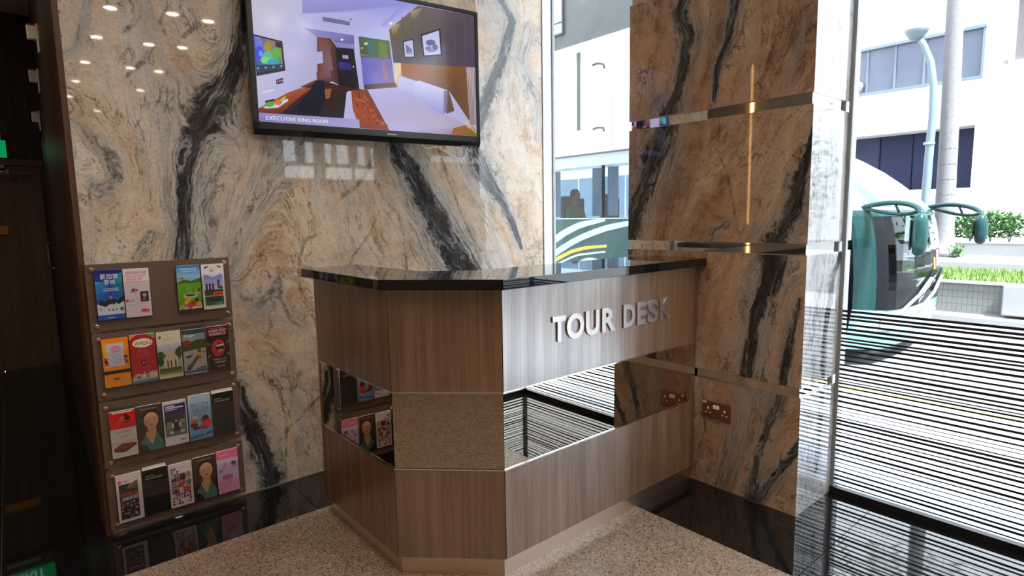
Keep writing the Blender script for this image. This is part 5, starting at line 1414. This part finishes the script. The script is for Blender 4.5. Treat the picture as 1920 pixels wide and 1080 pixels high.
# passengers: one continuous skinned body each, hair as a cap
def passenger(x, y, label, shirt):
    root = thing('person', label, 'person', (x, y, 0.60), None)
    J = {'pel': (0, 0.05, 0.44), 'bel': (0, 0.09, 0.60), 'che': (0, 0.11, 0.80), 'nec': (0, 0.10, 0.96), 'hd0': (0, 0.08, 1.03), 'hd1': (0, 0.07, 1.12), 'hd2': (0, 0.08, 1.20)}
    V, Eg, Rr = [], [], []
    def add(p, r, par=None):
        V.append((x + p[0], y + p[1], 0.60 + p[2])); Rr.append(r)
        if par is not None: Eg.append((par, len(V) - 1))
        return len(V) - 1
    a0 = add(J['pel'], (0.16, 0.12)); a1 = add(J['bel'], (0.145, 0.11), a0); a2 = add(J['che'], (0.165, 0.115), a1); a3 = add(J['nec'], (0.055, 0.055), a2)
    h0 = add(J['hd0'], (0.065, 0.075), a3); h1 = add(J['hd1'], (0.078, 0.095), h0); h2 = add(J['hd2'], (0.06, 0.07), h1)
    for s in (-1, 1):
        k = add((0.09 * s, -0.12, 0.46), (0.085, 0.085), a0); k = add((0.10 * s, -0.40, 0.46), (0.06, 0.06), k); k = add((0.10 * s, -0.42, 0.22), (0.055, 0.055), k); k = add((0.10 * s, -0.42, 0.05), (0.04, 0.04), k); k = add((0.10 * s, -0.54, 0.035), (0.035, 0.03), k)
        k = add((0.19 * s, 0.10, 0.87), (0.055, 0.055), a2); k = add((0.24 * s, 0.04, 0.64), (0.045, 0.045), k); k = add((0.15 * s, -0.20, 0.57), (0.035, 0.035), k); k = add((0.12 * s, -0.29, 0.57), (0.03, 0.03), k)
    me = bpy.data.meshes.new('body')
    off = wloc(root)
    me.from_pydata([tuple(Vector(v) - off) for v in V], Eg, [])
    me.materials.append(shirt)
    o = bpy.data.objects.new('body', me); COL.objects.link(o); o.parent = root
    md = o.modifiers.new('skin', 'SKIN')
    if not me.skin_vertices: 
        pass
    ly = me.skin_vertices[0].data
    for d, r in zip(ly, Rr): d.radius = r
    ly[0].use_root = True
    o.modifiers.new('sub', 'SUBSURF').levels = 1
    o.modifiers['sub'].render_levels = 2
    obj('head_skin', lathe([(0.05, -0.10), (0.078, -0.05), (0.084, 0.0), (0.078, 0.05), (0.05, 0.09)], (x, y + 0.055, 1.72), 'z', 14), M['skin'], root, smooth=True)
    obj('hair', lathe([(0.094, -0.03), (0.098, 0.02), (0.088, 0.07), (0.05, 0.105), (0.01, 0.115)], (x, y + 0.085, 1.74), 'z', 14), M['hair'], root, smooth=True)
passenger(8.55, 5.06, 'coach passenger in a yellow shirt seated behind the side window', simple('yellow_shirt', (0.50, 0.45, 0.16), 0.9))
passenger(8.55, 6.08, 'coach passenger in a dark blue shirt seated behind the side window', simple('navy_shirt', (0.04, 0.05, 0.13), 0.9))

# ------------------------------------------------------------------ planter with grass
pl = thing('planter', 'long tiled planter wall with grass across the road', 'planter', (13.9, 1.0, GZ))
obj('wall', box(12.8, 13.0, -2.6, 9, GZ, 0.02), M['concrete'], pl)
rnd = random.Random(5)
tile_me = None
tw, th = 0.0735, 0.118
n_t = 0
for j in range(4):
    for i in range(30):
        y = -0.86 + tw * i; z = -0.46 + th * j
        bm = box(12.790, 12.802, y + 0.002, y + tw - 0.002, z + 0.002, z + th - 0.002)
        if tile_me is None:
            t0 = obj('tile', bm, M['planter_tile'], pl); tile_me = t0; ty0, tz0 = y, z
        else:
            bm.free()
            c = tile_me.copy(); COL.objects.link(c); c.location = (0, y - ty0, z - tz0)
obj('coping', box(12.76, 13.02, -2.6, 9, 0.021, 0.06, bev=0.008), M['concrete'], pl)
obj('back_coping', box(15.0, 15.2, -2.6, 9, GZ, 0.24, bev=0.01), M['concrete'], pl)
obj('soil', box(13.0, 15.0, -2.6, 9, GZ, 0.03), simple('soil', (0.06, 0.05, 0.035), 0.9), pl)
obj('end_block', box(12.55, 12.785, -2.5, -0.86, -0.45, 0.055, bev=0.02), M['concrete'], pl)
obj('kerb', box(12.40, 12.788, -2.6, 9, GZ + 0.001, -0.50, bev=0.02), M['concrete'], pl)
def leaf_mesh(n, place, size, seed):
    rn = random.Random(seed)
    bm = bmesh.new()
    for _ in range(n):
        c, d, s = place(rn), Vector((rn.uniform(-1, 1), rn.uniform(-1, 1), rn.uniform(-0.2, 1))).normalized(), size * rn.uniform(0.7, 1.3)
        a = d.orthogonal().normalized(); a.rotate(Matrix.Rotation(rn.uniform(0, 6.28), 3, d))
        v = [bm.verts.new(Vector(c)), bm.verts.new(Vector(c) + d * s * 0.5 + a * s * 0.26), bm.verts.new(Vector(c) + d * s), bm.verts.new(Vector(c) + d * s * 0.5 - a * s * 0.26)]
        bm.faces.new(v)
    return bm
rn = random.Random(8)
bm = bmesh.new()
for _ in range(9000):
    x, y = rn.uniform(13.02, 14.98), rn.uniform(-2.5, 3.5)
    h = rn.uniform(0.05, 0.11) + 0.035 * (x - 13); a = rn.uniform(0, 6.28); w_ = 0.014
    dx, dy = w_ * math.cos(a), w_ * math.sin(a)
    q = [bm.verts.new((x - dx, y - dy, 0.02)), bm.verts.new((x + dx, y + dy, 0.02)), bm.verts.new((x + dy * 2, y - dx * 2, 0.02 + h))]
    bm.faces.new(q)
gr = obj('grass', bm, M['grass'], pl); gr['kind'] = 'stuff'
# pavement and low wall behind the planter, shrubs
struct('floor_pavement', box(15.202, 22, -12, 30, GZ, 0.30), M['concrete'])
lw = thing('low_wall', 'low pale concrete bed wall behind the planter', 'wall', (16.6, 2, 0.3))
obj('bed_wall', box(16.5, 16.62, -8, 9, 0.30, 0.56), M['concrete'], lw); obj('bed_cap', box(16.46, 16.66, -8, 9, 0.561, 0.60, bev=0.01), M['concrete'], lw)
struct('floor_bed', box(16.665, 17.6, -8, 9, 0.30, 0.545), simple('bed_soil', (0.06, 0.05, 0.035), 0.9))
SHR = [(0.98, 0.42, 'leafy green shrub in the bed nearest the palm trunk'), (0.55, 0.50, 'leafy green shrub in the bed behind the coach mirror'), (0.18, 0.58, 'tall leafy green shrub, second from the right end of the bed'), (-0.16, 0.50, 'leafy green shrub at the right end of the bed')]
for k, (y, h, lb) in enumerate(SHR):
    t = thing('shrub', lb, 'shrub', (17.05, y, 0.546), 'shrubs in the bed')
    obj('foliage', leaf_mesh(420, lambda r: (17.05 + max(-0.24, min(0.3, r.gauss(0, 0.12))), y + r.gauss(0, 0.14), 0.66 + h * r.random() ** 0.8), 0.11, 20 + k), M['leaf'], t)['kind'] = 'stuff'
    bm = bmesh.new()
    for q in range(5): add_tube(bm, [(17.05, y, 0.546), (17.05 + 0.05 * math.cos(q), y + 0.05 * math.sin(q * 2), 0.55 + h * 0.5), (17.0 + 0.12 * math.cos(q), y + 0.14 * math.sin(q * 2), 0.55 + h * 0.9)], 0.008, 5)
    obj('stem', bm, M['trunk'], t)
t = thing('small_plant', 'small green plant at the foot of the palm trunk', 'plant', (15.35, 0.42, 0.30))
obj('foliage', leaf_mesh(90, lambda r: (15.36 + r.gauss(0, 0.04), 0.42 + r.gauss(0, 0.07), 0.31 + 0.22 * r.random()), 0.09, 77), M['leaf'], t)['kind'] = 'stuff'
obj('stem', tube([(15.36, 0.42, 0.295), (15.37, 0.43, 0.5)], 0.008, 6), M['trunk'], t)
# palm trunk
pt = thing('palm_tree', 'tall slim grey palm trunk rising beyond the coach', 'tree', (15.8, 0.80, 0.30))
bm = bmesh.new()
ring = [(15.80, 0.80, 0.30), (15.80, 0.80, 0.42), (15.80, 0.79, 0.7), (15.80, 0.79, 1.3), (15.80, 0.80, 2.2), (15.80, 0.82, 3.5), (15.80, 0.85, 5.0), (15.80, 0.87, 6.6), (15.80, 0.88, 9.0)]
add_tube(bm, ring, [0.36, 0.27, 0.21, 0.19, 0.18, 0.175, 0.165, 0.16, 0.15], 14)
obj('trunk', bm, M['trunk'], pt, smooth=True)
for k in range(18):
    z = 1.0 + 0.33 * k
    obj('ring_scar', lathe([(0.150, -0.006), (0.196 - 0.0018 * k * 1.6, -0.006), (0.196 - 0.0018 * k * 1.6, 0.006), (0.150, 0.006)], (15.80, float(np.interp(z, [q[2] for q in ring], [q[1] for q in ring])), z), 'z', 14), M['trunk'], pt)
bm = bmesh.new()
for k in range(12):
    a = k * 2 * math.pi / 12
    pth = [Vector((15.8 + math.cos(a) * r, 0.88 + math.sin(a) * r, 9.0 + 0.9 * math.sin(r * 1.2) - 0.12 * r * r)) for r in (0, 0.7, 1.4, 2.1, 2.7)]
    add_tube(bm, pth, [0.03, 0.025, 0.02, 0.012, 0.006], 5)
    sd_ = Vector((-math.sin(a), math.cos(a), 0))
    for i in range(28):
        r = i / 28 * 2.6 + 0.1; c = Vector((15.8 + math.cos(a) * r, 0.88 + math.sin(a) * r, 9.0 + 0.9 * math.sin(r * 1.2) - 0.12 * r * r))
        for s in (-1, 1):
            v = [bm.verts.new(c), bm.verts.new(c + sd_ * s * 0.3 + Vector((0.05 * math.cos(a), 0.05 * math.sin(a), -0.06))), bm.verts.new(c + sd_ * s * 0.5 + Vector((0.1 * math.cos(a), 0.1 * math.sin(a), -0.22)))]
            bm.faces.new(v)
fr_ = obj('fronds', bm, M['leaf'], pt); fr_['kind'] = 'stuff'
# street lamp
sl = thing('street_lamp', 'curved grey street lamp with a saucer head in front of the white building', 'lamp', (15.5, 1.09, 0.30))
obj('post', tube([(15.5, 1.09, 0.30), (15.5, 1.09, 1.2), (15.5, 1.08, 2.4), (15.5, 1.06, 3.4), (15.5, 1.08, 4.0), (15.5, 1.16, 4.5), (15.5, 1.30, 4.88), (15.5, 1.38, 5.02)], [0.10, 0.09, 0.085, 0.08, 0.075, 0.07, 0.06, 0.06], 12), M['lamp_metal'], sl, smooth=True)
obj('saucer', lathe([(0.05, -0.10), (0.11, -0.08), (0.20, 0.04), (0.235, 0.11), (0.23, 0.13), (0.12, 0.17), (0.02, 0.18)], (15.5, 1.46, 5.12), 'z', 24), M['lamp_metal'], sl, smooth=True)
obj('collar', lathe([(0.11, 0), (0.11, 0.05)], (15.5, 1.09, 2.75), 'z', 12), M['concrete'], sl)

# ------------------------------------------------------------------ white building across the road
wbld = thing('white_building', 'bright white building with a window band and dark garage opening', 'building', (23, 4, GZ))
FXW = 22.0
def wallrect(y0, y1, z0, z1): obj('wall', box(FXW, FXW + 0.4, y0, y1, z0, z1), M['render_white'], wbld)
wallrect(-25, 1.598, GZ, 5.478); wallrect(1.60, 1.658, GZ, 5.15); wallrect(1.66, 9.0, GZ, 1.97); wallrect(1.66, 9.0, 3.86, 5.18); wallrect(9.0, 34, GZ, 5.18)
wallrect(1.60, 34, 6.62, 14); wallrect(9.0, 34, 5.18, 6.62); wallrect(0.89, 1.598, 5.48, 14); wallrect(-25, -3.0, 5.48, 14); wallrect(-3.0, 0.89, 7.6, 14)
obj('garage_back', box(FXW + 0.8, FXW + 0.9, 1.4, 9.2, 1.7, 4.0), M['garage'], wbld)
for k in range(8):
    obj('garage_slat', box(FXW + 0.72, FXW + 0.79, 1.5 + 0.95 * k + 0.02, 1.5 + 0.95 * (k + 1) - 0.02, 1.8, 3.9), M['garage'], wbld)
obj('garage_lintel', box(FXW - 0.03, FXW + 0.75, 1.66, 9.0, 3.80, 3.86), M['concrete'], wbld)
for k, (a, b) in enumerate(((1.60, 3.05), (3.05, 3.85), (3.85, 4.65), (4.65, 6.1), (6.1, 7.5), (7.5, 9.0))):
    obj('window_pane', box(FXW + 0.06, FXW + 0.08, a + 0.03, b - 0.03, 5.22, 6.58), M['win_dark'], wbld)
    obj('mullion', box(FXW + 0.02, FXW + 0.07, b - 0.03, b + 0.03, 5.18, 6.62), M['lamp_metal'], wbld)
obj('window_frame', box(FXW - 0.08, FXW + 0.05, 1.55, 9.0, 6.55, 6.64), M['lamp_metal'], wbld)
obj('window_frame', box(FXW - 0.08, FXW + 0.05, 1.55, 9.0, 5.12, 5.20), M['lamp_metal'], wbld)
obj('window_frame', box(FXW - 0.04, FXW + 0.05, 1.56, 1.62, 5.2, 6.55), M['lamp_metal'], wbld)
obj('window_pane', box(FXW + 0.10, FXW + 0.12, -3.0, 0.89, 5.48, 7.6), simple('dark_far_glass', (0.09, 0.08, 0.085), 0.15), wbld)
obj('ledge', box(FXW - 0.03, FXW + 0.01, -25, 2.3, 4.85, 4.88), M['concrete'], wbld)
for k, (y, z) in enumerate(((1.03, 5.54), (4.80, 5.46))):
    bm = lathe([(0.02, -0.18), (0.06, -0.16), (0.11, -0.06), (0.09, 0.06), (0.03, 0.10)], (FXW - 0.12, y, z), 'z', 12)
    add_box(bm, FXW - 0.12, FXW + 0.01, y - 0.02, y + 0.02, z + 0.06, z + 0.10)
    obj('wall_camera', bm, M['alu'], wbld)
for k in range(7):
    y = 12.6 + 1.15 * k
    obj('window_pane', box(FXW - 0.012, FXW + 0.002, y, y + 0.75, 5.32, 6.1), simple('pale_far_glass', (0.50, 0.58, 0.68), 0.1), wbld)
    obj('window_sill', box(FXW - 0.05, FXW + 0.002, y - 0.05, y + 0.80, 5.26, 5.31), M['concrete'], wbld)
obj('drain_pipe', tube([(FXW - 0.06, 15.4, GZ), (FXW - 0.06, 15.4, 9.1)], 0.05, 8), M['lamp_metal'], wbld)
# what the polished wall mirrors: a low building and a slatted screen added for its reflection
fb = thing('street_building', 'low banded building down the street seen in the polished wall', 'building', (8, -24, GZ))
obj('wall', box(-8, 21, -26, -24, GZ, 2.4), simple('brown_facade', (0.20, 0.13, 0.09), 0.8), fb)
obj('white_band', box(-8, 21, -24.12, -24.0, 1.6, 2.2), M['render_white'], fb)
for k in range(7):
    obj('window_pane', box(1.0 + 2.4 * k, 2.3 + 2.4 * k, -24.05, -23.99, 0.2, 1.3), M['win_dark'], fb)
cw = thing('reflection_screen', 'unseen brown slatted screen, added so the marble mirrors bright gaps', 'screen', (4.6, -9.0, 0))
M['timber'] = simple('brown_timber', (0.16, 0.085, 0.045), 0.7)
obj('lower_board', box(2.6, 6.6, -9.05, -9.0, -0.02, 1.45), M['timber'], cw)
obj('middle_rail', box(2.6, 6.6, -9.05, -9.0, 1.75, 2.18), M['timber'], cw)
obj('upper_rail', box(2.6, 6.6, -9.05, -9.0, 2.42, 2.50), M['timber'], cw)
obj('top_rail', box(2.6, 6.6, -9.05, -9.0, 3.2, 3.9), M['timber'], cw)
for x in (2.6, 3.55, 4.9, 6.4): obj('post', box(x, x + 0.22, -9.06, -8.99, -0.02, 3.9), M['timber'], cw)
for k in range(9): obj('slat', box(3.0 + 0.38 * k, 3.0 + 0.38 * k + (0.10, 0.2, 0.14)[k % 3], -9.045, -9.005, 2.5, 3.2), M['timber'], cw)
# two trees beyond the right edge of the view, mirrored in the coach windscreen
for k, (x, y, lb) in enumerate(((17.5, -3.2, 'bushy green street tree nearer the coach, right of the view'), (19.5, -10.5, 'bushy green street tree farther along the road, right of the view'))):
    t = thing('street_tree', lb, 'tree', (x, y, GZ))
    obj('trunk', tube([(x, y, GZ), (x + 0.05, y, 1.0), (x, y + 0.06, 2.4)], [0.16, 0.12, 0.08], 8), M['trunk'], t)
    obj('foliage', leaf_mesh(2600, lambda r: (x + r.gauss(0, 0.75), y + r.gauss(0, 0.8), 2.3 + r.gauss(0, 1.0)), 0.26, 90 + k), M['leaf'], t)['kind'] = 'stuff'
